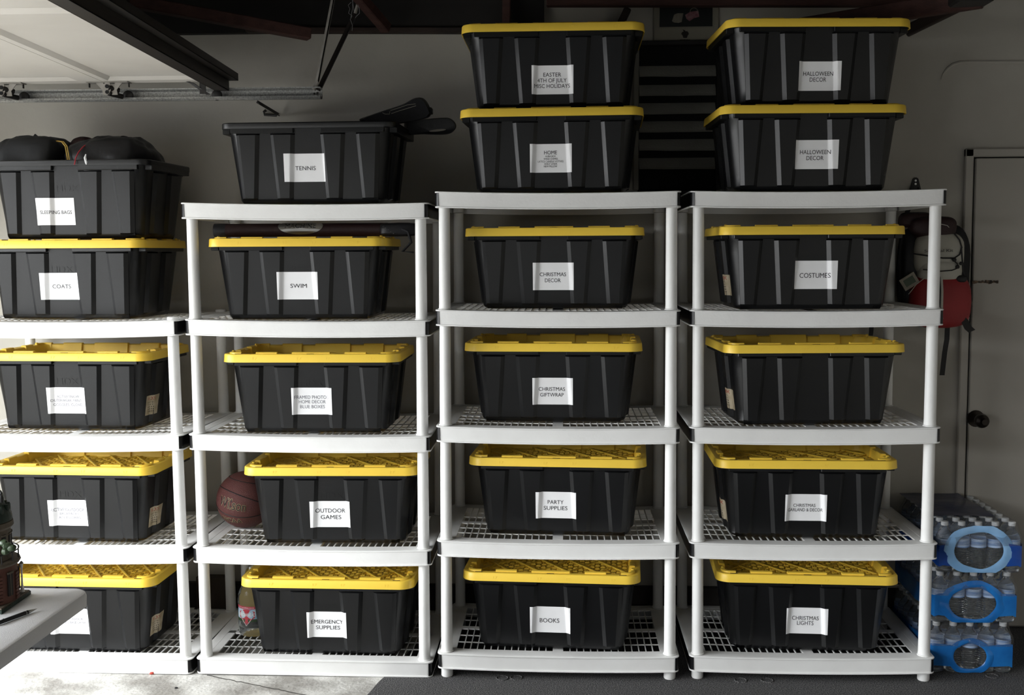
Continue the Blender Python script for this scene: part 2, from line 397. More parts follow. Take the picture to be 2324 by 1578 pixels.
# ------------------------------------------------------------------ shelving units
SP = .43766; LH = .060
UN = [(-1.92605, .0015, -.0150, -.20047, (-.00396, -.00949, .00549)),
      (-.99206, .0007, .00655, -.19866, (.00962, -.00197, -.00652)),
      (-.05254, -.0039, .00523, -.16325, (-.00673, .00097, -.00429)),
      (.90625, .0144, .00757, -.16453, (.00798, -.00268, 0.00175))]
def shelf_meshes(sv):
    sag = lambda x, y: -sv*(1-min(1, (x/.457)**2))
    S = lambda pts, z: [(x, y, z+sag(x, y)) for x, y in pts]
    def dense(w_, d, r):
        # rounded rectangle with extra points along the long sides so that it can sag
        base = rrect(w_, d, r, 5, 0, .305); out = []
        for i, p in enumerate(base):
            out.append(p); q = base[(i+1) % len(base)]
            if abs(q[0]-p[0]) > .3:
                for k in range(1, 12): out.append((lerp(p[0], q[0], k/12), lerp(p[1], q[1], k/12)))
        return out
    o = lambda i, r: dense(.914-2*i, .61-2*i, r)
    mb = MB()
    mb.loops([S(o(.034, .02), -.006), S(o(.034, .02), 0), S(o(.012, .012), 0), S(o(.001, .020), .0005), S(o(-.003, .022), -.001), S(o(-.003, .022), -.0045), S(o(0, .018), -.006),
              S(o(.0015, .018), -.054), S(o(-.002, .022), -.0555), S(o(-.002, .022), -.060), S(o(.004, .016), -.060), S(o(.006, .014), -.008), S(o(.034, .02), -.010)])
    for sx in (-1, 1):
        for y in (.032, .578):
            mb.lathe([(.024, -.008), (.024, -.058), (.021, -.059)], 16, (sx*.426, y, 0), caps=False)
    a = mb
    g = MB()
    def bar(x0, x1, y0, y1, t=.006):
        k = max(1, int((x1-x0)/.08))
        for i in range(k):
            xa, xb = lerp(x0, x1, i/k), lerp(x0, x1, (i+1)/k)
            vs = [(x, y, z+sag(x, y)) for z in (-t, -.0005) for x, y in ((xa, y0), (xb, y0), (xb, y1), (xa, y1))]
            g.add(vs, [(3, 2, 1, 0), (4, 5, 6, 7), (0, 1, 5, 4), (1, 2, 6, 5), (2, 3, 7, 6), (3, 0, 4, 7)])
    # solid bands
    Y0, Y1 = .030, .580; X0, X1 = -.424, .424
    bar(X0, X1, .030, .062); bar(X0, X1, .548, .580)
    bar(X0, X1, .290, .318)
    bar(X0, -.392, .062, .548); bar(.392, X1, .062, .548); bar(-.02, .02, .062, .548, .012)
    for ya, yb in ((.062, .290), (.318, .548)):
        for sx in (-1, 1):
            k = 14
            for i in range(1, k):
                x = sx*lerp(.02, .392, i/k); bar(x-.0019, x+.0019, ya, yb, .005)
            for j in (1, 2):
                y = lerp(ya, yb, j/3); a0, a1 = (.02, .392) if sx > 0 else (-.392, -.02)
                bar(a0, a1, y-.0022, y+.0022, .004)
    return a, g
def keep(o):
    me = o.data; bpy.data.objects.remove(o); return me
SHM = []
for _s in (.0075, 0):
    _a, _g = shelf_meshes(_s); SHM.append((keep(_a.obj('shelf', m_white)), keep(_g.obj('grille', m_white, None, False))))
# glossy black band wrapping each short side of a shelf between the two white flanges
def side_band(s):
    pts = [(.4445, -.0008)]+[(.457-.018+(.0188)*math.cos(a), .018+.0188*math.sin(a)) for a in [-PI/2+PI/2*k/6+.15*(k == 0) for k in range(7)]]
    pts += [(.4578, .018+(.574)*k/6) for k in range(1, 7)]
    pts += [(.457-.018+.0188*math.cos(a), .592+.0188*math.sin(a)) for a in [PI/2*k/6 for k in range(1, 7)]]
    pts = [p for i, p in enumerate(pts) if i == 0 or p[0] > .4440]
    rows = []
    for i, (x, y) in enumerate(pts):
        c = (.430, min(max(y, .03), .58)); dx, dy = c[0]-x, c[1]-y; l = math.hypot(dx, dy); xi, yi = x+dx/l*.0012, y+dy/l*.0012
        rows.append([(s*x, y, -.0058), (s*x, y, -.0542), (s*xi, yi, -.0542), (s*xi, yi, -.0058)])
    return MB().loops(rows, True, True, True)
ME_BAND = {s_: keep(side_band(s_).obj('side_band', m_band)) for s_ in (-1, 1)}
_p = MB().lathe([(.0255, .0), (.0250, .003), (.0226, .0045), (.0218, .02), (.0208, SP-LH-.004), (.0208, SP-LH)], 20).obj('post', m_white); ME_PO = _p.data; bpy.data.objects.remove(_p)
_p = MB().lathe([(.0205, 0), (.0225, .004), (.0225, .05)], 20).obj('foot', m_white); ME_FT = _p.data; bpy.data.objects.remove(_p)
ULAB = ['white resin shelving unit cut off by the left edge, four tiers', 'white resin shelving unit holding the basketball and TENNIS tote',
        'white resin shelving unit with EASTER and HOME totes stacked on top', 'white resin shelving unit beside the bottled water, HALLOWEEN totes on top']
units = []
for u, (x0, y0, rot, zb, (ea, eb, et)) in enumerate(UN):
    T = thing('shelving_unit', ULAB[u], 'shelving unit', (x0, y0, 0), rot, 'white resin shelving units along the wall'); units.append(T)
    zb += .26
    for lev in range(5):
        if u == 0 and lev == 0: continue
        z = (4-lev)*SP
        ME_SH, ME_GR = SHM[1 if (lev == 4 and u < 2) else 0]
        s = link('shelf', ME_SH, T, (eb*z, 0, zb+z), (0, -et, 0)); s.scale = (1+ea*z, 1, 1)
        g = link('grille', ME_GR, s); g['kind'] = 'stuff'
        for s_ in (-1, 1): link('side_band', ME_BAND[s_], s)['label'] = 'glossy black band on the short side'
    top = 1 if u == 0 else 0
    for lev in range(4, top, -1):
        z = (4-lev)*SP
        for sx in (-1, 1):
            for y in (.032, .578):
                X = sx*.426; za = zb+z+et*X; xa = X*(1+ea*z)+eb*z; zt = z+SP; xb = X*(1+ea*zt)+eb*zt
                link('post', ME_PO, T, (xa, y, za), (0, math.atan2(xb-xa, SP), 0))
    if u == 0:
        z = 3*SP
        for sx in (-1, 1):
            for y in (.032, .578): MB().lathe([(.022, -.004), (.022, .008), (.018, .0105)], 18).obj('post_cap', m_white, T, loc=(sx*.426+eb*z, y, zb+z+et*sx*.426))
    if u >= 2:
        for sx in (-1, 1):
            for y in (.032, .578):
                f_ = link('foot', ME_FT, T, (sx*.426, y, .0)); f_.scale = (1, 1, (zb-.050)/.05)
def shelf_z(u, lev): return UN[u][3]+.26+(4-lev)*SP

# ------------------------------------------------------------------ totes
LW, LD, HL, HT = .684, .463, .2760, .3130
CY = LD/2
RAISE = .0115
BR = [(.1900, .2670, .2080, .2520), (.0550, .1360, .0710, .1170)]      # |x| top in,out ; bottom in,out
SR = [(.030, .105, .042, .092)]
def half(z):
    t = z/.262; return lerp(.277, .309, t), lerp(.183, .206, t)
def roff(x, z, R):
    t = min(1, max(0, z/.262)); ax = abs(x)
    for a, b, c, d in R:
        i0, o0 = lerp(c, a, t), lerp(d, b, t)
        i = i0-.007; o = o0+.007; w2 = .014
        if i < ax < o: return RAISE*min(1, (ax-i)/w2, (o-ax)/w2)
    return 0
def front_y(x, z):
    hx, hy = half(z); return CY-(hy+roff(x, z, BR))
def body_mesh():
    mb = MB()
    def loop(z, ribs, inset=0):
        hx, hy = half(z); hx -= inset; hy -= inset; r = .048; t = z/.262
        def side(h, R):
            xs = [-h+r]
            br = []
            for a, b, c, d in R:
                i, o = lerp(c, a, t), lerp(d, b, t)
                for e in (i-.007, i+.007, o-.007, o+.007): br.append(e)
            br = sorted([b for b in br]+[-b for b in br])
            return [(-h+r, 0)]+[(b, roff(b, z, R)*ribs) for b in br]+[(h-r, 0)]
        pts = []
        for x, o in side(hx, BR): pts.append((x, -hy-o))
        for k in range(1, 6):
            a = -PI/2+PI/2*k/6; b_ = .0035 if k in (2, 3, 4) else 0; pts.append((hx-r+(r-b_*ribs)*math.cos(a), -hy+r+(r-b_*ribs)*math.sin(a)))
        for y, o in side(hy, SR): pts.append((hx+o, y))
        for k in range(1, 6):
            a = PI/2*k/6; b_ = .0035 if k in (2, 3, 4) else 0; pts.append((hx-r+(r-b_*ribs)*math.cos(a), hy-r+(r-b_*ribs)*math.sin(a)))
        for x, o in side(hx, BR)[::-1]: pts.append((x, hy+o))
        for k in range(1, 6):
            a = PI/2+PI/2*k/6; b_ = .0035 if k in (2, 3, 4) else 0; pts.append((-hx+r+(r-b_*ribs)*math.cos(a), hy-r+(r-b_*ribs)*math.sin(a)))
        for y, o in side(hy, SR)[::-1]: pts.append((-hx-o, y))
        for k in range(1, 6):
            a = PI+PI/2*k/6; b_ = .0035 if k in (2, 3, 4) else 0; pts.append((-hx+r+(r-b_*ribs)*math.cos(a), -hy+r+(r-b_*ribs)*math.sin(a)))
        return [(x, y+CY, z) for x, y in pts]
    rows = [loop(0, 0, .014), loop(.003, 0, .006), loop(.008, 0, .002), loop(.014, 0), loop(.020, 1)]
    for z in (.06, .11, .16, .21, .255): rows.append(loop(z, 1))
    rows += [loop(.261, 0), loop(.284, 0), loop(.284, 0, .004), loop(.262, 0, .004), loop(.02, 0, .004), loop(.010, 0, .014)]
    mb.loops(rows, True, True, True)
    return mb
def rim_mesh():
    mb = MB()
    R = lambda i, z, r=.052: [(x, y+CY, z) for x, y in rrect(LW-2*i, LD-2*i, max(.026, r-i), 7)]
    mb.loops([R(.034, .279), R(.009, .279), R(.008, .281), R(.008, .2975), R(.011, .3008), R(.029, .3008), R(.033, .298), R(.034, .279)])
    # hanging skirt pieces
    for s in (-1, 1):
        for yf in (.012, LD-.012-.016):
            x0, x1 = sorted((s*.052, s*.292)); mb.box(x0, x1, yf, yf+.016, .262, .284, .002)
            for k in range(4):
                x = s*lerp(.075, .27, k/3); mb.box(x-.001, x+.001, yf+.014, yf+.045, .265, .284)
        x0, x1 = sorted((s*.334, s*.305)); mb.box(x0, x1, .05, LD-.05, .262, .284, .002)
    return mb
def sweep(mb, prof, s0, s1, n, w_, d, r):   # sweep a profile [(inset,z)] along part of a rounded rectangle, s in 0..1 of perimeter, starting front centre
    P = []
    hw, hd = w_/2, d/2
    segs = [((0, -hd), (hw-r, -hd)), ('a', hw-r, -hd+r, -90), ((hw, -hd+r), (hw, hd-r)), ('a', hw-r, hd-r, 0), ((hw-r, hd), (-hw+r, hd)), ('a', -hw+r, hd-r, 90), ((-hw, hd-r), (-hw, -hd+r)), ('a', -hw+r, -hd+r, 180), ((-hw+r, -hd), (0, -hd))]
    L = [abs(q[1][0]-q[0][0])+abs(q[1][1]-q[0][1]) if q[0] != 'a' else PI/2*r for q in segs]; tot = sum(L)
    def pt(s, inset):
        s = (s % tot)
        for q, l in zip(segs, L):
            if s <= l+1e-9: break
            s -= l
        if q[0] == 'a':
            a = math.radians(q[3]+90*s/l); return (q[1]+(r-inset)*math.cos(a), q[2]+(r-inset)*math.sin(a))
        t = s/l; x, y = lerp(q[0][0], q[1][0], t), lerp(q[0][1], q[1][1], t)
        dx, dy = (q[1][0]-q[0][0])/l, (q[1][1]-q[0][1])/l
        return (x-dy*inset, y+dx*inset)
    rows = []
    c = .003
    cz = lambda z, k: z-(.002 if k else 0)
    for i in range(n+1):
        s = lerp(s0, s1, i/n); rows.append([(*(lambda p: (p[0], p[1]+CY))(pt(s, ins)), z) for ins, z in prof])
    mb.loops(rows, True, True, True); return tot
def lid_mesh():
    mb = MB()
    R = lambda i, z, r=.055: [(x, y+CY, z) for x, y in rrect(LW-2*i, LD-2*i, .046 if i > .035 else max(.034, r-i), 8)]
    mb.loops([R(.0035, .2765), R(0, .276), R(.0005, .280), R(.002, .303), R(.0045, .3065), R(.009, .3075), R(.031, .3065), R(.0355, .304), R(.041, .273),
              R(.044, .2710), R(.16, .2710), R(.16, .2680), R(.037, .2680), R(.030, .302), R(.005, .302), R(.0035, .2765)])
    mb.box(-.19, .19, CY-.08, CY+.08, .2676, .2713)
    # castellations round the inner edge
    prof = [(.021, .303), (.0225, .3115), (.025, .3130), (.040, .3130), (.0425, .311), (.049, .2705), (.034, .2700)]
    hw, hd, r = LW/2, LD/2, .055
    A = hw-r; arc = PI/2*r; B = 2*(hd-r); tot = 4*A+4*arc+2*B
    spans = [(-.073, .073, 1), (.130, .211, 1), (-.211, -.130, 1), (A-.020, A+arc+.012, 8)]
    side0 = A+arc+hd-r
    spans += [(side0-.105, side0-.045, 1), (side0+.045, side0+.105, 1), (A+arc+B-.012, A+2*arc+B+.020, 8)]
    bk = 2*A+2*arc+B
    spans += [(bk-.073, bk+.073, 1), (bk+.130, bk+.211, 1), (bk-.211, bk-.130, 1), (bk+A-.020, bk+A+arc+.012, 8)]
    side1 = bk+A+arc+hd-r
    spans += [(side1-.105, side1-.045, 1), (side1+.045, side1+.105, 1), (tot-A-arc-.012, tot-A+.020, 8)]
    profc = [(.021, .303), (.0225, .3115), (.025, .3130), (.036, .3130), (.038, .311), (.040, .283), (.032, .283)]
    for s0, s1, n in spans: sweep(mb, profc if n > 1 else prof, s0, s1, n, LW, LD, r)
    # little stacking knobs by the corners
    for sx in (-1, 1):
        for y in (.075, LD-.075): mb.lathe([(.007, .303), (.0065, .314), (.004, .3165)], 10, (sx*(hw-.030), y, 0))
    return mb
def weave_mesh():
    mb = MB(); z0 = .2705
    X, Y = .292, .178
    def clipbar(p, q, wd, h):
        # clip the segment to the recessed field
        t0, t1 = 0, 1; d = (q[0]-p[0], q[1]-p[1])
        for a, dd, lim in ((p[0], d[0], X), (p[1], d[1], Y)):
            if abs(dd) < 1e-9: continue
            ta, tb = (-lim-a)/dd, (lim-a)/dd
            if ta > tb: ta, tb = tb, ta
            t0, t1 = max(t0, ta), min(t1, tb)
        if t1 <= t0: return
        a = (p[0]+d[0]*t0, p[1]+d[1]*t0); b = (p[0]+d[0]*t1, p[1]+d[1]*t1)
        L = math.hypot(b[0]-a[0], b[1]-a[1]); an = math.atan2(b[1]-a[1], b[0]-a[0])
        T = Matrix.Translation((a[0], a[1]+CY, z0)) @ Matrix.Rotation(an, 4, 'Z')
        mb.box(0, L, -wd/2, wd/2, -.001, h, .0015, T)
    for k in range(-6, 7):
        x = k*.116
        clipbar((x-.30*.72, .30), (x+.30*.72, -.30), .008, .008)
        clipbar((x+.30*.72, .30), (x-.30*.72, -.30), .007, .0065)
    # basket weave of short ridges
    st = .0215
    for i in range(-13, 14):
        for j in range(-8, 9):
            x, y = i*st, j*st
            if abs(x) > X-.008 or abs(y) > Y-.008: continue
            L, wd = (.017, .0042)
            if (i+j) % 2: mb.box(x-L/2, x+L/2, y+CY-wd, y+CY-wd+.0028, z0-.001, z0+.0042); mb.box(x-L/2, x+L/2, y+CY+wd-.0028, y+CY+wd, z0-.001, z0+.0042)
            else: mb.box(x-wd, x-wd+.0028, y+CY-L/2, y+CY+L/2, z0-.001, z0+.0042); mb.box(x+wd-.0028, x+wd, y+CY-L/2, y+CY+L/2, z0-.001, z0+.0042)
    return mb
def proto(mb, name, m, smooth=True):
    o = mb.obj(name, m, None, smooth); me = o.data; bpy.data.objects.remove(o); return me
ME_BODY = proto(body_mesh(), 'tote_body', m_black); ME_RIM = proto(rim_mesh(), 'tote_rim', m_black)
ME_LID = proto(lid_mesh(), 'tote_lid', m_yel); ME_WEAVE = proto(weave_mesh(), 'lid_weave', m_yel, False)
ME_SLOT = proto(MB().box(-.014, .014, -.0025, .0025, .3060, .3082), 'lid_slot', m_void, False)
mb = MB(); put_text(mb, 'HDX', 0, .195, .088, .026, lambda u, v: (u, front_y(u, v)-.0010, v)); ME_LOGO = proto(mb, 'embossed_logo', m_black, False)
mb = MB()
for i in range(4): put_text(mb, '17', -.21+.14*i+.03*(i % 2), .291, .016, .010, lambda u, v: (u, .0006, v))
ME_MOLD = proto(mb, 'moulded_marks', m_yel, False)

def tote(x, y, rot, z, lid, label, box=None, lines=None, ink=None, sticker=0, rotx=0):
    T = thing('storage_tote', label, 'storage tote', (x, y, z), rot, 'black storage totes on the shelving units')
    b = link('body', ME_BODY, T); link('embossed_logo', ME_LOGO, b)
    r = link('rim', ME_RIM, T)
    if lid:
        l = link('lid', ME_LID, T); g = link('woven_pattern', ME_WEAVE, l); g['kind'] = 'stuff'
        l['label'] = 'bright yellow lid'
        for sx, yy in ((-.275, .0145), (0, .0135), (.275, .0145)): link('slot', ME_SLOT, l, (sx, yy, 0))
        link('moulded_marks', ME_MOLD, l)['kind'] = 'stuff'
    cr, sr = math.cos(rot), math.sin(rot)
    if box:
        def loc(px, py):
            # intersect the pixel ray with the front of the tote in the tote's own frame
            d = ray(px, py); o = CP-Vector((x, y, z))
            ol = Vector((cr*o.x+sr*o.y, -sr*o.x+cr*o.y, o.z)); dl = Vector((cr*d.x+sr*d.y, -sr*d.x+cr*d.y, d.z))
            yl = .036
            for _ in range(4):
                p = ol+dl*((yl-ol.y)/dl.y); yl = CY-half(p.z)[1]
            return p
        a, c = loc(box[0], box[1]), loc(box[2], box[3]); cx, cz = (a.x+c.x)/2, (a.z+c.z)/2
        wd, ht = .155, .1045
        kx, kz = wd/(c.x-a.x), ht/(a.z-c.z)
        xs = sorted(set([round(cx+wd*(k/24-.5), 5) for k in range(25)]+[round(s*e, 5) for s in (-1, 1) for e in (.050, .054, .058, .062, .066, .070, .074) if abs(s*e-cx) < wd/2]))
        rows = []
        sm = lambda X, Z: front_y(X, Z)
        for X in xs: rows.append([(X, sm(X, Z)-.0014, Z) for Z in [cz+ht*(k/6-.5) for k in range(7)]]+[(X, sm(X, Z)-.0008, Z) for Z in [cz+ht*(k/6-.5) for k in range(6, -1, -1)]])
        lab = MB().loops(rows, True, True, True).obj('paper_label', m_paper, T)
        lab['label'] = 'white printed paper label'
        mb = MB()
        for txt, u0, u1, vy, cap in lines:
            p0, p1 = loc(u0, vy), loc(u1, vy)
            X0, X1 = cx+(p0.x-cx)*kx, cx+(p1.x-cx)*kx; Z = cz+((p0.z+p1.z)/2-cz)*kz
            put_text(mb, txt, (X0+X1)/2, Z, X1-X0, cap*0.00170, lambda u, v: (u, sm(u, v)-.0019, v))
        mb.obj('lettering', ink or m_ink, lab, False)
    if sticker:
        s = sticker; hx, hy = half(.11)
        def side(yy, zz, o=0): h = half(zz)[0]; return (s*(h+roff(yy-CY, zz, SR)+.0012+o), yy, zz)
        ya = .092; yb = .190
        rows = [[side(lerp(ya, yb, i/8), zz) for zz in (.050, .075, .10, .128)] for i in range(9)]
        rows2 = [[side(lerp(ya, yb, i/8), zz, -.0006) for zz in (.128, .10, .075, .050)] for i in range(9)]
        st = MB().loops([a_+b_ for a_, b_ in zip(rows, rows2)], True, True, True).obj('product_sticker', m_stick, T)
        mb = MB(); put_text(mb, 'HDX', .128, .116, .045, .014, lambda u, v: side(u if s > 0 else (ya+yb)-u, v, .0006)); mb.obj('sticker_name', m_red_ink, st, False)
        mb = MB()
        for k in range(5): put_text(mb, 'TOTE' if k < 2 else 'llllll', .120+.002*k, .100-.009*k, .040-.003*k, .005, lambda u, v: side(u if s > 0 else (ya+yb)-u, v, .0006))
        mb.obj('sticker_print', m_curb, st, False)
    return T
SAG = .0065
def tz(u, lev): return shelf_z(u, lev)+(.0003 if (lev == 4 and u < 2) else -.0015)
HS = .3130     # height of one closed tote in a stack
G = 'black storage tote with yellow lid, paper label reading '
Z = tz(0, 1)
tote(-1.9830, .0920, -.055, Z, 1, G+'COATS', (93, 619, 182, 681), [('COATS', 120, 161, 650, 9.5)])
tote(-1.9480, .0880, -.050, Z+HS+.0005, 0, 'open black storage tote full of stuff sacks, label reading SLEEPING BAGS', (80.5, 449, 173, 512), [('SLEEPING BAGS', 95, 164, 482, 8.5)])
tote(-1.9744, .0856, -.0335, tz(0, 2), 1, G+'ACTIVE/SNOW', (108, 879, 199, 939), [('ACTIVE/SNOW', 129.6, 180, 900, 6.5), ('OUTERWEAR, PANTS', 117.5, 189, 909, 6.5), ('GOGGLES, GLOVES', 122.7, 190, 918.5, 6.5)], m_ink_glare, sticker=1)
tote(-1.9552, .0350, -.035, tz(0, 3), 1, G+'ACTIVE/OUTDOOR with BACKPACKS', (111, 1134, 202, 1194), [('ACTIVE/OUTDOOR', 119, 191.5, 1156.6, 8), ('BACKPACKS', 136.5, 179.5, 1166, 6), ('ACCESSORIES', 134, 183.5, 1174.7, 6)], m_ink_glare, sticker=1)
tote(-1.9560, .0180, -.020, tz(0, 4), 1, 'black storage tote with yellow lid behind the table corner, label reading BASE LAYER', (115, 1380, 204, 1440), [('ACTIVE/OUTDOOR', 129, 187.5, 1404.6, 5.5), ('CLOTHING, BASE LAYER', 122, 195, 1412.8, 5.5)], m_ink_glare, sticker=1)
tote(-.9857, .0150, -.0300, tz(1, 0), 0, 'open black storage tote without lid, label reading TENNIS', (645, 349, 740, 413), [('TENNIS', 670.4, 717, 381.6, 9.3)])
tote(-1.0332, .0143, .0219, tz(1, 1), 1, G+'SWIM', (631, 618, 722, 679), [('SWIM', 660, 695.6, 648.6, 9.5)])
tote(-.9890, .0177, .0059, tz(1, 2), 1, G+'FRAMED PHOTOS', (663, 880, 755, 941), [('FRAMED PHOTOS', 670, 745, 901.4, 8), ('HOME DECOR', 679, 739, 911.8, 8), ('BLUE BOXES', 682, 737, 922.8, 8)], m_ink_glare)
tote(-.9240, .0348, .0210, tz(1, 3), 1, G+'OUTDOOR GAMES', (705, 1137, 795, 1197), [('OUTDOOR', 717.4, 782.6, 1158.6, 10), ('GAMES', 728.8, 774, 1173.6, 10)])
tote(-.9466, .0193, -.0150, tz(1, 4), 1, G+'EMERGENCY SUPPLIES', (698, 1388, 788, 1447), [('EMERGENCY', 708, 778, 1411, 9.5), ('SUPPLIES', 718, 771.6, 1424, 9.5)])
Z = tz(2, 0)
tote(-.0757, .0150, -.0350, Z, 1, G+'HOME', (1205, 327, 1296, 392), [('HOME', 1235.7, 1263.4, 346, 8.5), ('AURA BOX', 1238, 1261, 354.8, 4.3), ('WIND CHIMES', 1234.5, 1265.4, 360.7, 4.3), ('LATICE CANDLE VOTIVES', 1222, 1277.6, 366.6, 4.3), ('SHELF LINER', 1236, 1264, 372.3, 4.3), ('NEW PILLOW', 1235, 1264, 378, 4.3)])
tote(-.0688, .0500, -.0010, Z+HS+.0005, 1, G+'EASTER, 4TH OF JULY', (1208, 148, 1300, 215), [('EASTER', 1233.7, 1273, 169, 9), ('4TH OF JULY', 1220.7, 1285, 182.5, 9), ('MISC HOLIDAYS', 1214, 1292.5, 195.7, 9)])
tote(-.0672, .0800, -.0447, tz(2, 1), 1, G+'CHRISTMAS DECOR', (1211, 597, 1301, 658), [('CHRISTMAS', 1226, 1284, 622.7, 9), ('DECOR', 1237.4, 1272, 636, 9)])
tote(-.0722, .0800, -.0338, tz(2, 2), 1, G+'CHRISTMAS GIFTWRAP', (1210, 858, 1299, 918), [('CHRISTMAS', 1223.7, 1281.5, 883, 9), ('GIFTWRAP', 1227, 1278.5, 895.7, 9)])
tote(-.0581, .0515, -.0600, tz(2, 3), 1, G+'PARTY SUPPLIES', (1217, 1116, 1307, 1177), [('PARTY', 1243.4, 1278.7, 1139.6, 9.5), ('SUPPLIES', 1234.7, 1287.4, 1153, 9.5)])
tote(-.0812, .0150, -.0550, tz(2, 4), 1, G+'BOOKS', (1204, 1376, 1294, 1437), [('BOOKS', 1225.6, 1269, 1408, 10.5)])
Z = tz(3, 0)
tote(.8833, .0010, .0325, Z, 1, 'lower of two stacked black totes reading HALLOWEEN DECOR, resting on the shelf', (1805, 318, 1900, 384), [('HALLOWEEN', 1815, 1884.5, 345, 9.3), ('DECOR', 1829.6, 1869, 358.7, 9.3)])
tote(.9050, .0350, .0600, Z+HS+.0005, 1, 'upper of two stacked black totes reading HALLOWEEN DECOR, close to the rafter', (1812, 139, 1906, 207), [('HALLOWEEN', 1822, 1891, 167, 9.3), ('DECOR', 1836.9, 1875, 180.8, 9.3)])
tote(.8886, .0060, .0250, tz(3, 1), 1, G+'COSTUMES', (1802, 592, 1899, 656), [('COSTUMES', 1813, 1885, 625, 11)], sticker=-1)
tote(.9110, .0347, .0600, tz(3, 2), 1, 'black storage tote with yellow lid and no paper label on its front', sticker=-1)
tote(.8854, .0417, -.0105, tz(3, 3), 1, G+'CHRISTMAS GARLAND & DECOR', (1781, 1121, 1874, 1183), [('CHRISTMAS', 1800, 1850.8, 1146.8, 7.8), ('GARLAND & DECOR', 1787, 1866.7, 1157, 7.8)], sticker=-1)
tote(.8914, .0347, -.0400, tz(3, 4), 1, G+'CHRISTMAS LIGHTS', (1785, 1378, 1876, 1440), [('CHRISTMAS', 1797.7, 1857.6, 1402.6, 9.8), ('LIGHTS', 1809, 1845.8, 1414, 9.8)])

# ------------------------------------------------------------------ raised garage door, its track and hangers
TY = .30
rz0, rz1 = at(300, 231, TY).z, at(300, 204, TY).z
xe = at(730, 216, TY).x
track = thing('door_track', 'galvanised steel horizontal door track running along upper left wall', 'track', (0, 0, 0))
def cprof(x):
    zc = (rz0+rz1)/2; h = (rz1-rz0)/2; t = .002
    P = [(-.026, h-.004), (-.026, h), (.006, h), (.016, h-.006), (.016, -h+.010), (.008, -h+.002), (-.020, -h), (-.030, -h+.006), (-.028, -h+.013)]
    Q = [(y+.0 if i not in (0, 8) else y+.001, z) for i, (y, z) in enumerate(P)]
    inn = [(-.024, h-.004), (-.024, h-t), (.005, h-t), (.014, h-.0075), (.014, -h+.011), (.0075, -h+.004), (-.020, -h+t), (-.027, -h+.0075), (-.026, -h+.013)]
    return [(x, TY+y, zc+z) for y, z in P+inn[::-1]]
MB().loops([cprof(-3.34), cprof(-2.2), cprof(xe)], True, True, True).obj('rail', m_galv, track, False)
e_ = at(712, 214, TY)
for dx, dz in ((0, .004), (.012, -.004), (.012, .006)): MB().lathe([(.004, 0), (.004, -.003), (0, -.004)], 8, (e_.x+dx, TY+.013, e_.z+dz), 'y').obj('bolt', m_dark, track)
# hangers
def angle(name, par, m, a, b, wd=.014, th=.002):
    a, b = Vector(a), Vector(b); d = (b-a); L = d.length; d.normalize(); s_ = d.cross(Vector((0, 1, 0))).normalized(); u = s_.cross(d)
    T = Matrix((d, s_, u)).transposed().to_4x4(); T.translation = a
    return MB().box(0, L, -wd, wd, -th, th, 0, T).box(0, L, -wd, -wd+2*th, -th, wd*1.6, 0, T).obj(name, m, par, False)
angle('hanger', track, m_steel, at(716, 203, TY-.002), at(757, -12, TY-.002), .0065)
h2 = angle('hanger', track, m_strut, at(722, 205, TY+.01), at(806, 30, TY+.12), .008)
MB().tube([at(712, 204, TY-.01), at(718, 192, TY-.008), at(722, 186, TY-.006)], .008, 10).obj('hanger_nut', m_steel, track)
angle('wall_bracket', track, m_dark, at(585, 234, TY+.01), at(632, 262, WY-.03), .006)
MB().tube([at(628, 262, WY-.02), at(600, 260, WY-.02), at(599, 254, WY-.02), at(604, 250, WY-.02)], .006, 8).obj('wall_bracket_foot', m_dark, track)
MB().tube([at(806, 30, TY+.12), at(812, 8, TY+.11), at(800, -10, TY+.1)], .007, 6).obj('hanger_tip', m_steel, track)
wr = MB()
for pts in ([(797, 5), (790, 12), (794, 20), (791, 30), (799, 36), (795, 44), (800, 58), (799, 70)], [(801, -5), (800, 20), (796, 40)], [(806, -5), (815, 18), (816, 30), (806, 40)], [(799, -4), (804, 28)]):
    wr.tube([at(x, y, TY+.06) for x, y in pts], .0011, 4)
tag(wr.obj('loose_wire', m_wire), 'tangle of thin loose wires hanging beside the steel track hanger', 'wire', kind='stuff')

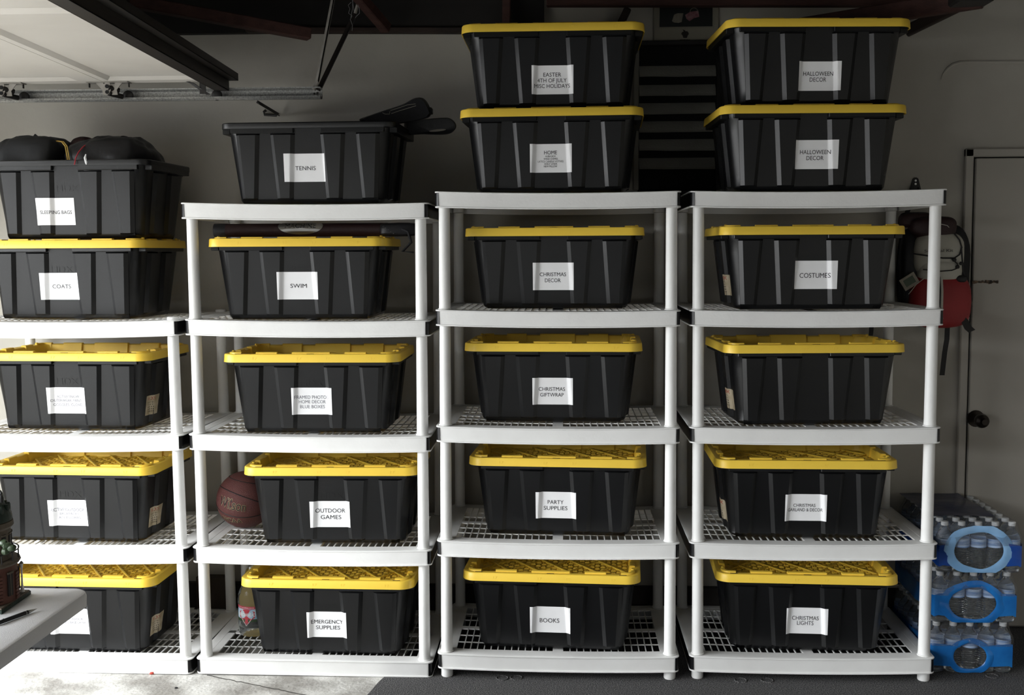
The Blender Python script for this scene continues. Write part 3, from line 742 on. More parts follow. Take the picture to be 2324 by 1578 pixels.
DZ = at(200, 189, TY-.06).z; DY = TY-.055
gd = thing('garage_door', 'raised off-white sectional garage door overhead at upper left', 'garage door', (0, 0, 0))
def DP(u, v, z): return (u+.052*v, DY-v, z)
def dbox(mb, u0, u1, v0, v1, z0, z1):
    vs = [DP(u, v, z) for z in (z0, z1) for u, v in ((u0, v1), (u1, v1), (u1, v0), (u0, v0))]
    return mb.add(vs, [(3, 2, 1, 0), (4, 5, 6, 7), (0, 1, 5, 4), (1, 2, 6, 5), (2, 3, 7, 6), (3, 0, 4, 7)])
J = [at(242, 186, DY).x]; ED = at(505, 180, DY).x
J = [ED, J[0], J[0]-.445, J[0]-.89, J[0]-1.30, J[0]-1.46]
for i in range(5):
    u1, u0 = J[i]-.0012, J[i+1]+.0012; mb = MB(); VL = 4.7; dp = .011
    dbox(mb, u0, u1, 0, VL, DZ+dp, DZ+.040)
    a0, a1 = u0+.028, u1-.090 if i else u1-.06
    dbox(mb, u0, a0, 0, VL, DZ, DZ+dp); dbox(mb, a1, u1, 0, VL, DZ, DZ+dp)
    vv = [(.065, 1.10), (1.24, 2.27), (2.41, 3.44), (3.58, 4.62)]; pv = 0
    for va_, vb_ in vv:
        dbox(mb, a0, a1, pv, va_, DZ, DZ+dp); pv = vb_
        b_ = .020; z1_, z0_ = DZ+dp-.0003, DZ
        o_ = [(a0, va_), (a1, va_), (a1, vb_), (a0, vb_)]; n_ = [(a0+b_, va_+b_*1.5), (a1-b_, va_+b_*1.5), (a1-b_, vb_-b_), (a0+b_, vb_-b_)]
        mb.add([DP(u, v, z0_) for u, v in o_]+[DP(u, v, z1_) for u, v in n_], [(k, (k+1) % 4, 4+(k+1) % 4, 4+k) for k in range(4)])
    dbox(mb, a0, a1, pv, VL, DZ, DZ+dp)
    mb.obj('door_section', m_gdoor, gd, False)
q1 = at(518, 205, DY+.005); q2 = at(540, 178, DY+.02)
mb = MB(); zb_ = q1.z
dbox(mb, q1.x-.003, q1.x, -.02, 4.7, zb_, DZ+.02); dbox(mb, q1.x-.055, q1.x, -.02, 4.7, zb_, zb_+.003); dbox(mb, q1.x-.056, q1.x-.053, -.02, 4.7, zb_, DZ)
mb.obj('strut', m_strut, gd, False)
mb = MB(); dbox(mb, q1.x-.003, q2.x, -.03, 4.7, DZ+.008, DZ+.011); dbox(mb, q2.x-.002, q2.x, -.03, 4.7, DZ+.008, DZ+.036)
mb.obj('strut_flange', m_strut, gd, False)
def hinge(px, dark=0):
    o = at(px, 196, DY); x = o.x; m = m_dark if dark else m_steel; zc = (rz0+rz1)/2
    p = MB().box(x-.09, x+.075, DY-.05, DY-.005, DZ-.004, DZ-.001).obj('hinge_plate', m, gd, False)
    for sx in (-.088, .070): MB().box(x+sx, x+sx+.003, DY-.03, DY-.02, DZ-.02, DZ-.001).obj('screw', m_dark, p, False)
    a = MB()
    for k, (xa, xb) in enumerate(((x-.045, x-.02), (x+.035, x+.010))):
        a.strip([(xa, DY-.03, DZ-.002), (xb, DY-.028, DZ-.03), (xb+.004, DY-.03, zc-.008)], Vector((.014, 0, 0)), .002)
    a.obj('hinge_arm', m, gd, False)
    mb = MB(); rows = []
    for y in (DY-.040, DY-.036):
        rows.append([(x-.012+.016*math.cos(2*PI*k/16)+.004*math.sin(2*PI*k/16), y, zc+.018+(.034 if math.sin(2*PI*k/16) > 0 else .020)*math.sin(2*PI*k/16)-.008) for k in range(16)])
    mb.loops(rows, True, True, True); pl = mb.obj('roller_carrier', m, gd)
    for dz in (.012, -.010): MB().lathe([(.0075, -.001), (.0075, .002)], 12, (x-.010, DY-.0415, zc+.012+dz), 'y').obj('hole', m_void, pl)
    MB().tube([(x-.006, DY-.038, zc+.020), (x+.022, DY-.005, zc+.012)], .011, 12).obj('axle_sleeve', m_dark, gd)
    MB().tube([(x-.006, DY-.034, zc-.002), (x+.025, DY+.02, zc-.008)], .010, 12).obj('axle_sleeve', m_dark, gd)
    MB().lathe([(.004, 0), (.017, .001), (.021, .004), (.021, .010), (.017, .013), (.004, .014)], 20, (x+.04, TY-.020, zc-.002), 'y').obj('roller', m_dark, gd)
hinge(20); hinge(258)
x = at(462, 196, DY).x; zc = (rz0+rz1)/2
MB().strip([(x-.055, DY-.02, DZ-.001), (x-.04, DY-.02, DZ-.006), (x-.008, DY-.01, zc+.012), (x+.022, DY-.008, zc-.008)], Vector((.008, 0, 0)), .002).obj('top_bracket', m_dark, gd, False)
MB().box(x-.012, x+.012, DY-.012, DY-.008, zc-.005, DZ).obj('top_bracket', m_dark, gd, False)
MB().lathe([(.004, 0), (.017, .001), (.021, .004), (.021, .010), (.017, .013), (.004, .014)], 20, (at(492, 220, TY-.02).x, TY-.024, zc-.004), 'y').obj('roller', m_dark, gd)

# ------------------------------------------------------------------ stuff sacks in the SLEEPING BAGS tote
zt_ = tz(0, 1)+HS+.30
def sack(px0, px1, ptop, Y, ry, name_label, m, cord=None, tagm=False, sd=0):
    a = at(px0, 360, Y); b = at(px1, 360, Y); top = at((px0+px1)/2, ptop, Y-ry*.2).z
    zb = tz(0, 1)+HS+.258; c = Vector(((a.x+b.x)/2, Y, (top+zb)/2)); rx = (b.x-a.x)/2
    T = thing('stuff_sack', name_label, 'bag', (c.x, c.y, zb), 0, 'stuff sacks in the open tote')
    rz = (top-zb)/2
    mb = MB(); mb.blob((0, 0, rz*.25), (rx, ry, rz*1.75), (.50 if px0 < 20 else .68), (.5 if px0 < 20 else .8), 72, 40, .014, 10+sd, 0)
    o = mb.obj('sack', m, T)
    return T, rx, ry, rz
T, rx, ry, rz = sack(16, 158, 311, .30, .165, 'dark grey stuff sack with yellow drawcord in the open tote', m_canvas, sd=1)
def arc(T, X, ry, rz, m, off=0, r=.0022, name='drawcord', k0=.25, k1=1.0):
    pts = []
    for k in range(13):
        a = PI*lerp(k0, k1, k/12)*.5
        pts.append((X+off*math.cos(a)*1.5, -ry*(math.cos(PI/2-a) if 0 else math.sin(a))*1.015, rz+rz*math.cos(a)*1.02))
    return MB().tube(pts, r, 6).obj(name, m, T)
c0 = at(150, 330, .16)
for o_ in (0, .006):
    pts = [at(px_+o_*700, py_, .27-.165*q_) for px_, py_, q_ in ((126, 320, .3), (140, 322, .5), (148, 332, .7), (151, 348, .85), (155, 372, .9))]
    MB().tube([p-T.location for p in pts], .0022, 6).obj('drawcord', m_cordy, T)
MB().tube([p-T.location for p in [at(74, 314, .28), at(80, 307, .28), at(88, 313, .28)]], [.004, .006, .004], 6).obj('fabric_peak', m_canvas, T)
T, rx, ry, rz = sack(162, 360, 310, .28, .17, 'black glossy stuff sack with red drawcord and white toggle', m_nylon, sd=2)
pts = [at(px_, py_, .225-.15*q_) for px_, py_, q_ in ((224, 316, .2), (212, 320, .35), (200, 326, .5), (188, 334, .7), (178, 346, .85), (172, 358, .92), (169, 374, .95))]
MB().tube([p-T.location for p in pts], .0026, 6).obj('drawcord', m_cordr, T)
pts = [at(px_, py_, .095) for px_, py_ in ((195, 350), (193, 358), (196, 368), (197, 374))]
MB().tube([p-T.location for p in pts], [.002, .005, .006, .004], 8).obj('toggle', m_cap, T)
for k in range(5):
    pts = [at(270+6*k+dx_, y_, .22) for dx_, y_ in ((0, 312), (-4-5*k, 322), (-12-7*k, 336))]
    MB().tube([p-T.location for p in pts], [.002, .006, .001], 6).obj('gathered_fold', m_nylon, T)
MB().blob(at(282, 316, .27)-T.location, (.022, .02, .012), .8, 1, 16, 8, .003, 30).obj('gathered_top', m_nylon, T)
sack(148, 262, 314, .38, .09, 'dark maroon stuff sack squeezed behind the other two sacks', m_maroon, sd=3)

# ------------------------------------------------------------------ racket bags on the TENNIS tote
rb = thing('racket_bag', 'black racket bag lying on the TENNIS tote, end tilted up', 'racket bag', tuple(at(900, 262, .30)))
def outline_solid(pix, Y0, Y1, yslope=0, bulge=.3, n=5):
    c = (sum(p[0] for p in pix)/len(pix), sum(p[1] for p in pix)/len(pix)); rows = []
    for k in range(n+1):
        t = k/n; s_ = 1-bulge*(abs(2*t-1)**2.2)*.35
        rows.append([at(c[0]+(x-c[0])*s_, c[1]+(y-c[1])*s_, lerp(Y0, Y1, t)+yslope*(x-c[0])) for x, y in pix])
    return rows
def curve(ctrl, n=6):      # closed Catmull-Rom through pixels
    out = []
    m_ = len(ctrl)
    for i in range(m_):
        p0, p1, p2, p3 = [Vector(ctrl[(i+k-1) % m_]) for k in range(4)]
        for k in range(n):
            t = k/n; out.append(tuple(.5*((2*p1)+(-p0+p2)*t+(2*p0-5*p1+4*p2-p3)*t*t+(-p0+3*p1-3*p2+p3)*t**3)))
    return out
pix = curve([(815, 272), (838, 262), (880, 248), (915, 236), (940, 223), (958, 222), (970, 232), (979, 252), (978, 261), (964, 270), (900, 282), (840, 282)])
rows = outline_solid(pix, .22, .31)
MB().loops([[v-rb.location for v in r] for r in rows], True, True, True).obj('bag', m_nylon, rb)
for pts in ([(886, 251), (905, 245), (925, 238), (943, 236)], [(888, 258), (905, 252), (925, 246), (944, 240)], [(868, 256), (874, 259), (884, 259), (885, 253)]):
    MB().tube([at(x, y, .212)-rb.location for x, y in pts], .0009, 5).obj('zip', m_frame, rb)
MB().box(-.006, .006, -.02, .02, -.012, .012, .003, Matrix.Translation(at(978, 252, .26)-rb.location)).obj('end_tab', m_nylon, rb)
r2 = thing('racket', 'black racket head cover sticking out right of the TENNIS tote', 'racket', tuple(at(990, 288, .34)))
pix = curve([(920, 274), (965, 270), (1005, 267), (1022, 269), (1034, 280), (1034, 292), (1022, 303), (1000, 306), (960, 305), (925, 304)])
hole = curve([(975, 298), (990, 294), (1008, 293), (1012, 294), (1000, 298), (985, 299)], 6)
# ring between outline and slot hole
k_ = len(pix); cc = (993, 296); hh = []
for x, y in pix:
    a = math.atan2(y-287, x-990); hh.append((993+19*math.cos(a), 296+2.6*math.sin(a)-(.10*(19*math.cos(a)))))
rows = [[at(x, y, .31) for x, y in hh], [at(x, y, .305) for x, y in [(lerp(a[0], b[0], .9), lerp(a[1], b[1], .9)) for a, b in zip(hh, pix)]], [at(x, y, .32) for x, y in pix], [at(x, y, .345) for x, y in pix],
        [at(x, y, .36) for x, y in [(lerp(a[0], b[0], .9), lerp(a[1], b[1], .9)) for a, b in zip(hh, pix)]], [at(x, y, .355) for x, y in hh], [at(x, y, .31) for x, y in hh]]
MB().loops([[v-r2.location for v in r] for r in rows], True).obj('head_cover', m_nylon, r2)
MB().tube([at(935, 298, .33)-r2.location, at(880, 300, .30)-r2.location, at(800, 296, .25)-r2.location], .014, 10).obj('handle', m_nylon, r2)

# ------------------------------------------------------------------ maroon tube on the SWIM tote
zl = tz(1, 1)+HS
a = at(489, 521, .17); b = at(880, 524, .17)
r_ = .0265; a.z = b.z = zl+r_+.001
tb = thing('bat_tube', 'maroon carrying tube with silver oval badge lying on SWIM tote', 'tube', tuple(a))
L = (b-a).length
MB().lathe([(0, 0), (r_-.004, 0), (r_, .004), (r_, .05), (r_-.0006, .052), (r_-.0006, L)], 28, (0, 0, 0), 'x').obj('tube', m_maroon, tb)
MB().lathe([(r_+.0006, -.002), (r_+.0006, .045)], 28, (0, 0, 0), 'x').obj('end_cap', m_nylon, tb)
bx = (at(681, 520, .14).x-a.x)
def cyl(u, v, o=.0012): 
    an = v/r_; return (u, -(r_+o)*math.cos(an), (r_+o)*math.sin(an))
rows = []
for j in range(5): rows.append([cyl(bx+.088*j/4*math.cos(2*PI*k/32), .016+.034*j/4*math.sin(2*PI*k/32)) for k in range(32)])
mb = MB(); mb.loops(rows[1:], True); mb.add([cyl(bx, .016)]+rows[1], [(0, 1+k, 1+(k+1) % 32) for k in range(32)])
bd = mb.obj('silver_badge', m_chrome, tb)
mb = MB(); put_text(mb, 'MACHINE', bx, .017, .12, .020, lambda u, v: cyl(u, v, .0022)); mb.obj('badge_lettering', m_ink, bd, False)
mb = MB()
MB().blob((L+.045, .01, -.0), (.075, .055, .026), .4, .5, 24, 12, .005, 20).obj('zipped_pouch', m_nylon, tb)
sp = [Vector((L+.06, -.03, .0)), Vector((L+.085, -.035, -.01)), Vector((L+.095, -.03, -.05)), Vector((L+.06, -.02, -.085)), Vector((L+.10, -.01, -.088))]
MB().strip(sp, Vector((0, .02, 0)), .003).obj('strap', m_nylon, tb)
for k in range(5): MB().lathe([(.0016, 0), (.001, -.002)], 6, (L-.010+.010*k, -.046-.001*k, .012-.007*k), 'y').obj('stitch', m_chrome, tb)

# ------------------------------------------------------------------ basketball
R_ = .1165; bc = Vector((-1.342, .33, shelf_z(1, 3)+R_-.002))
bb = thing('basketball', 'brown leather basketball with gold script lettering beside OUTDOOR GAMES tote', 'ball', tuple(bc))
mb = MB(); rows = []
for j in range(1, 32):
    ph = -PI/2+PI*j/32; rows.append([(R_*math.cos(ph)*math.cos(2*PI*k/48), R_*math.cos(ph)*math.sin(2*PI*k/48), R_*math.sin(ph)) for k in range(48)])
mb.loops(rows, True, True, True).obj('skin', m_ball, bb)
Rm = Matrix.Rotation(math.radians(-7), 3, 'Y') @ Matrix.Rotation(math.radians(-4), 3, 'X')
def sph(v, o=.0004): return Rm @ (Vector(v).normalized()*(R_+o))
def seam(fn, n=64):
    mb = MB(); pts = [sph(fn(2*PI*k/n), -.0006) for k in range(n+1)]; mb.tube(pts, .0022, 6); mb.obj('seam', m_seam, bb)
Rm = Matrix.Identity(3)
def plane_circle(a, b, c):
    def fn(t):
        r = 1
        for _ in range(12): z = max(-.98, min(.98, a+b*r*math.cos(t)-c*r*math.sin(t))); r = math.sqrt(1-z*z)
        return (r*math.cos(t), r*math.sin(t), z)
    return fn
seam(plane_circle(-.091, -.134, -.379))
seam(plane_circle(.166, -.38, .23))
seam(plane_circle(.72, -.20, .10))
def onball(fd, tilt, o):
    fd = Vector(fd).normalized(); rd = Vector((0, 0, 1)).cross(-fd).normalized()*-1; rd = rd if rd.x > 0 else -rd; ud = fd.cross(rd); ud = ud if ud.z > 0 else -ud
    a = math.radians(tilt); r2_, u2_ = rd*math.cos(a)+ud*math.sin(a), ud*math.cos(a)-rd*math.sin(a)
    return lambda u, v: sph(fd*R_+r2_*u+u2_*v, o)
for txt, fd_, tl, wd, cap in (('Wilson', (-.20, -.97, .06), -12, .132, .046), ('NCAA', (-.27, -.76, -.56), -8, .092, .026)):
    cx = cy = 0
    mb = MB()
    for dx, dz in ((-.0016, 0), (.0016, 0), (0, .0016), (0, -.0016), (.0012, .0012), (-.0012, -.0012)): put_text(mb, txt, cx+dx, cy+dz, wd, cap, onball(fd_, tl, .0007))
    og = mb.obj('gold_outline', m_gold, bb, False); og['kind'] = 'stuff'
    mb = MB(); put_text(mb, txt, cx, cy, wd, cap, onball(fd_, tl, .0015)); mb.obj('lettering', m_seam, bb, False)

# ------------------------------------------------------------------ big water bottle
bz = shelf_z(1, 4)
wb = thing('water_jug', 'large clear plastic water bottle with red label beside EMERGENCY SUPPLIES tote', 'bottle', (-1.306, .30, bz), -.24)
k_ = .0665
MB().lathe([(.02, .004), (.05, 0), (.060, .003), (.0655, .014), (.0655, .035), (.064, .040), (k_, .046), (k_, .062), (.064, .068), (.064, .128), (k_, .133), (.0665, .150), (.064, .158), (.0655, .165), (.060, .182), (.046, .208), (.030, .232), (.020, .246), (.0165, .250), (.0165, .262)], 36).obj('bottle_shell', m_clearb, wb)
MB().lathe([(.0185, .258), (.019, .262), (.019, .275), (.017, .278), (0, .278)], 24).obj('cap', m_cap, wb)
def onb(r): return lambda u, v: (r*math.sin(u/.0648), -r*math.cos(u/.0648), v)
def patch(u0, u1, v0, v1, r, n=24): return [[onb(r)(lerp(u0, u1, k/n), v0), onb(r)(lerp(u0, u1, k/n), v1)] for k in range(n+1)]
lb_ = MB(); lb_.loops(patch(-.098, .11, .066, .130, .0652), False); lb = lb_.obj('label_wrap', m_sky, wb)
mb = MB(); mb.loops(patch(-.098, .11, .119, .130, .0656), False); mb.obj('red_band', m_arrow, lb)
mb = MB(); mb.loops(patch(.050, .11, .066, .119, .0656), False); mb.obj('red_panel', m_arrow, lb)
mb = MB(); mb.loops(patch(-.098, .055, .066, .078, .0656), False); mb.obj('green_hills', m_green, lb)
f_ = onb(.0662)
mb = MB(); sh = [(-.034, .108), (-.010, .118), (.010, .118), (.034, .108), (.034, .084), (.020, .074), (.000, .052), (-.020, .074), (-.034, .084)]
mb.add([f_(0, .09)]+[f_(u, v) for u, v in sh], [(0, 1+k, 1+(k+1) % 9) for k in range(9)]); mb.obj('red_shield', m_arrow, lb)
mb = MB(); put_text(mb, 'ARROWHEAD', -.001, .096, .078, .0145, onb(.0670)); put_text(mb, 'MOUNTAIN SPRING WATER', -.005, .1245, .075, .004, onb(.0662)); mb.obj('label_lettering', m_wht, lb, False)
mb = MB(); mb.tube([onb(.0668)(u, v) for u, v in [(-.024, .086), (-.016, .071), (0, .050), (.016, .071), (.024, .086)]], .0008, 5); mb.obj('silver_edge', m_wht, lb)
mb = MB(); mb.loops(patch(.045, .068, .066, .086, .0661), False); mb.obj('printed_panel', m_wlab, lb)

# yellow bag behind the bottle, dark carton behind it
p0 = at(590, 1283, .56)
yb = thing('yellow_bag', 'yellow plastic bag standing behind the large clear water bottle', 'bag', (p0.x, .525, bz))
hh_ = p0.z-bz+.01
MB().blob((.0, 0, hh_/2), (.062, .05, hh_/2), .8, .7, 24, 16, .014, 12).obj('bag', m_bag, yb)
MB().strip([(-.02, -.03, hh_-.03), (-.012, -.04, hh_+.015), (.018, -.04, hh_+.018), (.03, -.03, hh_-.03)], Vector((0, .008, 0)), .0015).obj('bag_loop', m_bag, yb)
cb0 = at(440, 1314, .56); cb1 = at(511, 1314, .56)
cbx = thing('carton', 'dark brown carton low behind the gap between two left shelving units', 'box', ((cb0.x+cb1.x)/2, .60, 0))
hw_ = (cb1.x-cb0.x)/2
MB().box(-hw_, hw_, -.015, .03, bz+.003, cb0.z, .002).obj('carton_body', m_card, cbx, False)
for s_ in (-1, 1): MB().box(s_*hw_-.012, s_*hw_+.0, -.014, .028, 0, bz+.003).obj('carton_leg', m_card, cbx, False)

# ------------------------------------------------------------------ bottled water stack
BP = [(.0, .0), (.024, .0), (.029, .003), (.0305, .010)]
for k in range(9): BP += [(.0305, .014+.0085*k), (.0288, .018+.0085*k)]
BP += [(.0305, .094), (.0305, .132), (.029, .140), (.022, .155), (.0135, .170), (.0115, .174), (.0115, .186)]
ME_B = keep(MB().lathe(BP, 18).obj('bottle', m_water)); ME_C = keep(MB().lathe([(.0135, .178), (.0138, .191), (.012, .193), (0, .193)], 14).obj('cap', m_cap))
ME_W = keep(MB().lathe([(.0309, .097), (.0311, .098), (.0311, .128), (.0309, .129)], 18, caps=False).obj('wrapper', m_wlab))
PXL = at(2303, 1250, .12).x
PH = .1965; NX, NY = 5, 8; BS = .0632
def pack(i, dx, dy, label, mr, mband, mtop, hole):
    x1 = 1.703+dx; x0 = x1-NX*BS; y0 = .118+dy; y1 = y0+NY*BS
    T = thing('water_pack', label, 'water bottles', ((x0+x1)/2, y0, i*PH), 0, 'shrink-wrapped water packs')
    for a in range(NX):
        for b in range(NY):
            if i < 2 and b > 1 and a > 0: continue
            o = link('bottle', ME_B, T, ((a+.5-NX/2)*BS+.001*math.sin(a*7+b), (b+.5)*BS, .0012), (0, 0, a*1.3+b*.7))
            link('cap', ME_C, o); link('wrapper', ME_W, o)
    W2 = NX*BS/2; F0 = -.002
    cx, cz, rx, rz = hole
    nz = lambda u, v, s=1: .0022*noise.noise(Vector((u*22, v*22, i*5)))*s
    # film ring round the opening
    mb = MB(); rows = []
    for r, k in enumerate((1.0, 1.05, 1.16, 1.28, 1.42)):
        row = []
        for q in range(48):
            a = 2*PI*q/48; X = cx+rx*k*math.cos(a); Z = cz+rz*k*math.sin(a)*(1+.03*math.sin(5*a+i)+.05*(r/4)*noise.noise(Vector((3*math.cos(a), 3*math.sin(a), i*4)))); Z = min(max(Z, .004), .185)
            row.append((X, F0-.0015-.0028*math.sin(PI*r/4)+nz(X, Z, 2.6), Z))
        rows.append(row)
    mb.loops(rows, True); mb.obj('film_ring', mr, T)
    # coloured band on the front corners and down both long sides
    for s_ in (-1, 1):
        mb = MB(); rows = []
        path = [(cx+s_*rx*1.15, F0), (s_*(W2-.018), F0), (s_*(W2-.004), F0+.004), (s_*(W2+.003), F0+.018)]+[(s_*(W2+.003), F0+.018+(NY*BS-.03)*k/12) for k in range(1, 13)]
        for q, (X, Y) in enumerate(path):
            lo_, hi_ = .028+.004*math.sin(q*2.1), .112+.006*math.sin(q*1.3+i)
            row = []
            for k in range(7):
                Z = lerp(lo_, hi_, k/6); d = nz(Y+X, Z)
                row.append((X+(s_*d if q > 2 else 0), Y+(d-.001 if q <= 2 else 0), Z))
            rows.append(row)
        mb.loops(rows, False); mb.obj('film_band', mband, T)
    if mtop:
        mb = MB(); rows = []
        for q in range(15):
            Y = .10+(NY*BS-.10)*q/14; row = []
            for k in range(13):
                X = lerp(-W2-.002, W2*.55, k/12); row.append((X, Y, .1985+.003*noise.noise(Vector((X*16, Y*16, 2)))+.012*math.exp(-((Y-.28)/.08)**2)*(1-abs(X+.03)/W2)))
            rows.append(row)
        mb.loops(rows, False); mb.obj('film_top', mtop, T)
    # clear film over everything
    mb = MB(); rows = []
    for z, ins in ((.109, -.0065), (.14, -.006), (.165, .004), (.188, .008), (.1965, .022)):
        rows.append([(x+.004*noise.noise(Vector((x*14, y*14, z*18+i))), y+NY*BS/2+.004*noise.noise(Vector((y*14, x*14, z*18+9+i))), z+(.003*noise.noise(Vector((x*20, y*20, 3+i))) if z > .15 else 0)) for x, y in dense_rr(NX*BS-2*ins, NY*BS-2*ins, .03)])
    mb.loops(rows, True, False, True); mb.obj('clear_film', m_clear, T)
def dense_rr(w_, d, r):
    base = rrect(w_, d, r, 4); out = []
    for i, p in enumerate(base):
        out.append(p); q = base[(i+1) % len(base)]; l = math.hypot(q[0]-p[0], q[1]-p[1])
        if l > .06:
            n_ = 9 if l < .3 else 16
            for k in range(1, n_): out.append((lerp(p[0], q[0], k/n_), lerp(p[1], q[1], k/n_)))
    return out
pack(0, -.010, .0, 'bottom pack of bottled water in the stack, standing on the carpet', m_film, m_film, None, (-.008, .068, .062, .050))
pack(1, .0, .004, 'middle pack of bottled water in bright blue film', m_film, m_film, None, (-.012, .078, .088, .062))
pack(2, .012, .0, 'topmost pack of bottled water with pale blue film ring', m_filml, m_filmd, m_filmn, (-.008, .090, .092, .070))

# ------------------------------------------------------------------ red and white rucksack on the wall
bp_ = at(2125, 660, .55)
bk = thing('backpack', 'red and off-white survival backpack hanging behind right shelving unit', 'backpack', tuple(bp_))
def bpart(name, m, px0, px1, py0, py1, Y, ry, e=.55, e2=.6, amp=.004, par=None):
    a, b = at(px0, py0, Y), at(px1, py1, Y); c = (a+b)/2-bk.location
    return MB().blob(tuple(c), (abs(b.x-a.x)/2, ry, abs(a.z-b.z)/2), e, e2, 30, 18, amp, 16).obj(name, m, par or bk)
bpart('back_panel', m_nylon, 2040, 2196, 505, 742, .60, .035)
bpart('main_pocket', m_red, 2062, 2198, 622, 744, .545, .062)
bpart('white_pouch', m_offw, 2072, 2184, 528, 628, .545, .055)
bpart('lower_white_pouch', m_offw, 2080, 2180, 588, 640, .535, .050)
bpart('top_flap', m_maroon, 2064, 2166, 492, 542, .555, .055)
bpart('side_pocket', m_nylon, 2040, 2090, 520, 700, .575, .045)
bpart('top_pouch', m_maroon, 2040, 2120, 484, 516, .575, .035)
def bt(name, m, pts, r, Y=None, n=6):
    return MB().tube([at(x, y, z_)-bk.location for x, y, z_ in pts], r, n).obj(name, m, bk)
bt('piping', m_offw, [(2132, 626, .495), (2160, 626, .495), (2178, 629, .50), (2195, 650, .53), (2198, 680, .54), (2196, 706, .54), (2200, 722, .54), (2185, 722, .50), (2135, 723, .485)], .0016)
bt('piping', m_offw, [(2062, 668, .50), (2080, 645, .49), (2100, 630, .485)], .0016)
bt('piping', m_offw, [(2132, 508, .495), (2150, 512, .50), (2165, 530, .52)], .0016)
bt('cord', m_seam, [(2166, 530, .50), (2178, 545, .495), (2183, 562, .495), (2178, 578, .492), (2166, 586, .488), (2140, 586, .483), (2100, 580, .483), (2072, 576, .50)], .0030)
bt('cord', m_seam, [(2182, 562, .495), (2184, 590, .50), (2186, 615, .50), (2190, 632, .50)], .0030)
bt('cord', m_seam, [(2160, 588, .485), (2172, 598, .485), (2176, 608, .49), (2160, 614, .482), (2135, 616, .48), (2095, 612, .48)], .0024)
for x, y in ((2166, 590), (2173, 606), (2182, 598)): MB().blob(at(x, y, .483)-bk.location, (.009, .006, .008), .8, .8, 10, 6).obj('cord_lock', m_seam, bk)
bt('white_stripe', m_offw, [(2136, 628, .484), (2138, 660, .480), (2137, 700, .480), (2134, 716, .484)], .0055)
bt('black_edge', m_seam, [(2131, 628, .485), (2133, 660, .481), (2131, 700, .481), (2130, 716, .485)], .004)
MB().blob(at(2182, 633, .50)-bk.location, (.022, .012, .014), .7, .7, 14, 8, .003, 30).obj('buckle', m_seam, bk)
MB().blob(at(2198, 658, .53)-bk.location, (.010, .010, .020), .8, .8, 12, 8).obj('buckle', m_seam, bk)
MB().blob(at(2200, 682, .53)-bk.location, (.012, .008, .011), .7, .7, 12, 8).obj('buckle', m_seam, bk)
def bs(pts, wv, Y): return MB().strip([at(x, y, Y)-bk.location for x, y in pts], wv, .0015).obj('strap', m_seam, bk)
bs([(2178, 718, ), (2190, 730), (2197, 744), (2206, 752)], Vector((.013, 0, .006)), .50)
bs([(2150, 744), (2149, 770), (2144, 800), (2138, 852)], Vector((.010, 0, 0)), .56)
bs([(1978, 740), (1977, 755), (1974, 775)], Vector((.009, 0, 0)), .62)
bs([(2058, 484), (2065, 466), (2070, 440), (2077, 428)], Vector((.010, 0, 0)), .62)
bpart('strap_pad', m_nylon, 2044, 2110, 482, 500, .60, .02)
def kt(u, v): return Vector((u, -.066+abs(u-.02)*.02, v))
q = at(2131, 569, .483)-bk.location
mb = MB(); put_text(mb, 'Survival Kit', 0, 0, .115, .0120, lambda u, v: (q.x+u, q.y-.0055+u*u*2.2, q.z+v+.02*u)); mb.obj('lettering', m_ink, bk, False)
q = at(2064, 639, .50)-bk.location
mb = MB(); mb.box(-.034, .034, -.002, .002, -.026, .026, .001, Matrix.Translation(q) @ Matrix.Rotation(math.radians(-32), 4, 'Y')); ct = mb.obj('contents_card', m_cream, bk, False)
mb = MB(); mb.box(-.022, .022, -.0030, -.0022, -.014, .016, 0, Matrix.Translation(q) @ Matrix.Rotation(math.radians(-32), 4, 'Y')); mb.obj('card_print', m_green, ct, False)

# ------------------------------------------------------------------ folding table at lower left
TZ = .742
c1 = atz(187, 1350, TZ)
tcx = c1.x; tcy = atz(100, 1333, TZ).y
tb2 = thing('folding_table', 'white plastic folding table, corner jutting in at lower left', 'table', (tcx-.915, tcy-.38, 0))
W2, D2 = .915, .38
r_ = .045
P = lambda i, z: [(x, y, z) for x, y in rrect(2*W2-2*i, 2*D2-2*i, max(.01, r_-i), 8)]
MB().loops([P(.02, TZ-.040), P(.006, TZ-.043), P(.001, TZ-.040), P(0, TZ-.012), P(.003, TZ-.004), P(.010, TZ), P(.5*D2, TZ), P(.9*D2, TZ)], True, True, True).obj('tabletop', m_table, tb2)
for s_ in (-1, 1):
    MB().tube([(s_*(W2-.28), -D2+.06, TZ-.035), (s_*(W2-.28), -D2+.06, .01)], .014, 12).obj('leg', m_steel, tb2)
    MB().tube([(s_*(W2-.28), D2-.06, TZ-.035), (s_*(W2-.28), D2-.06, .01)], .014, 12).obj('leg', m_steel, tb2)
    MB().tube([(s_*(W2-.28), -D2+.06, .22), (s_*(W2-.28), D2-.06, .22)], .011, 10).obj('leg_brace', m_steel, tb2)
MB().box(-W2+.06, W2-.06, -D2+.03, -D2+.05, TZ-.062, TZ-.038, .004).box(-W2+.06, W2-.06, D2-.05, D2-.03, TZ-.062, TZ-.038, .004).obj('under_rail', m_steel, tb2)

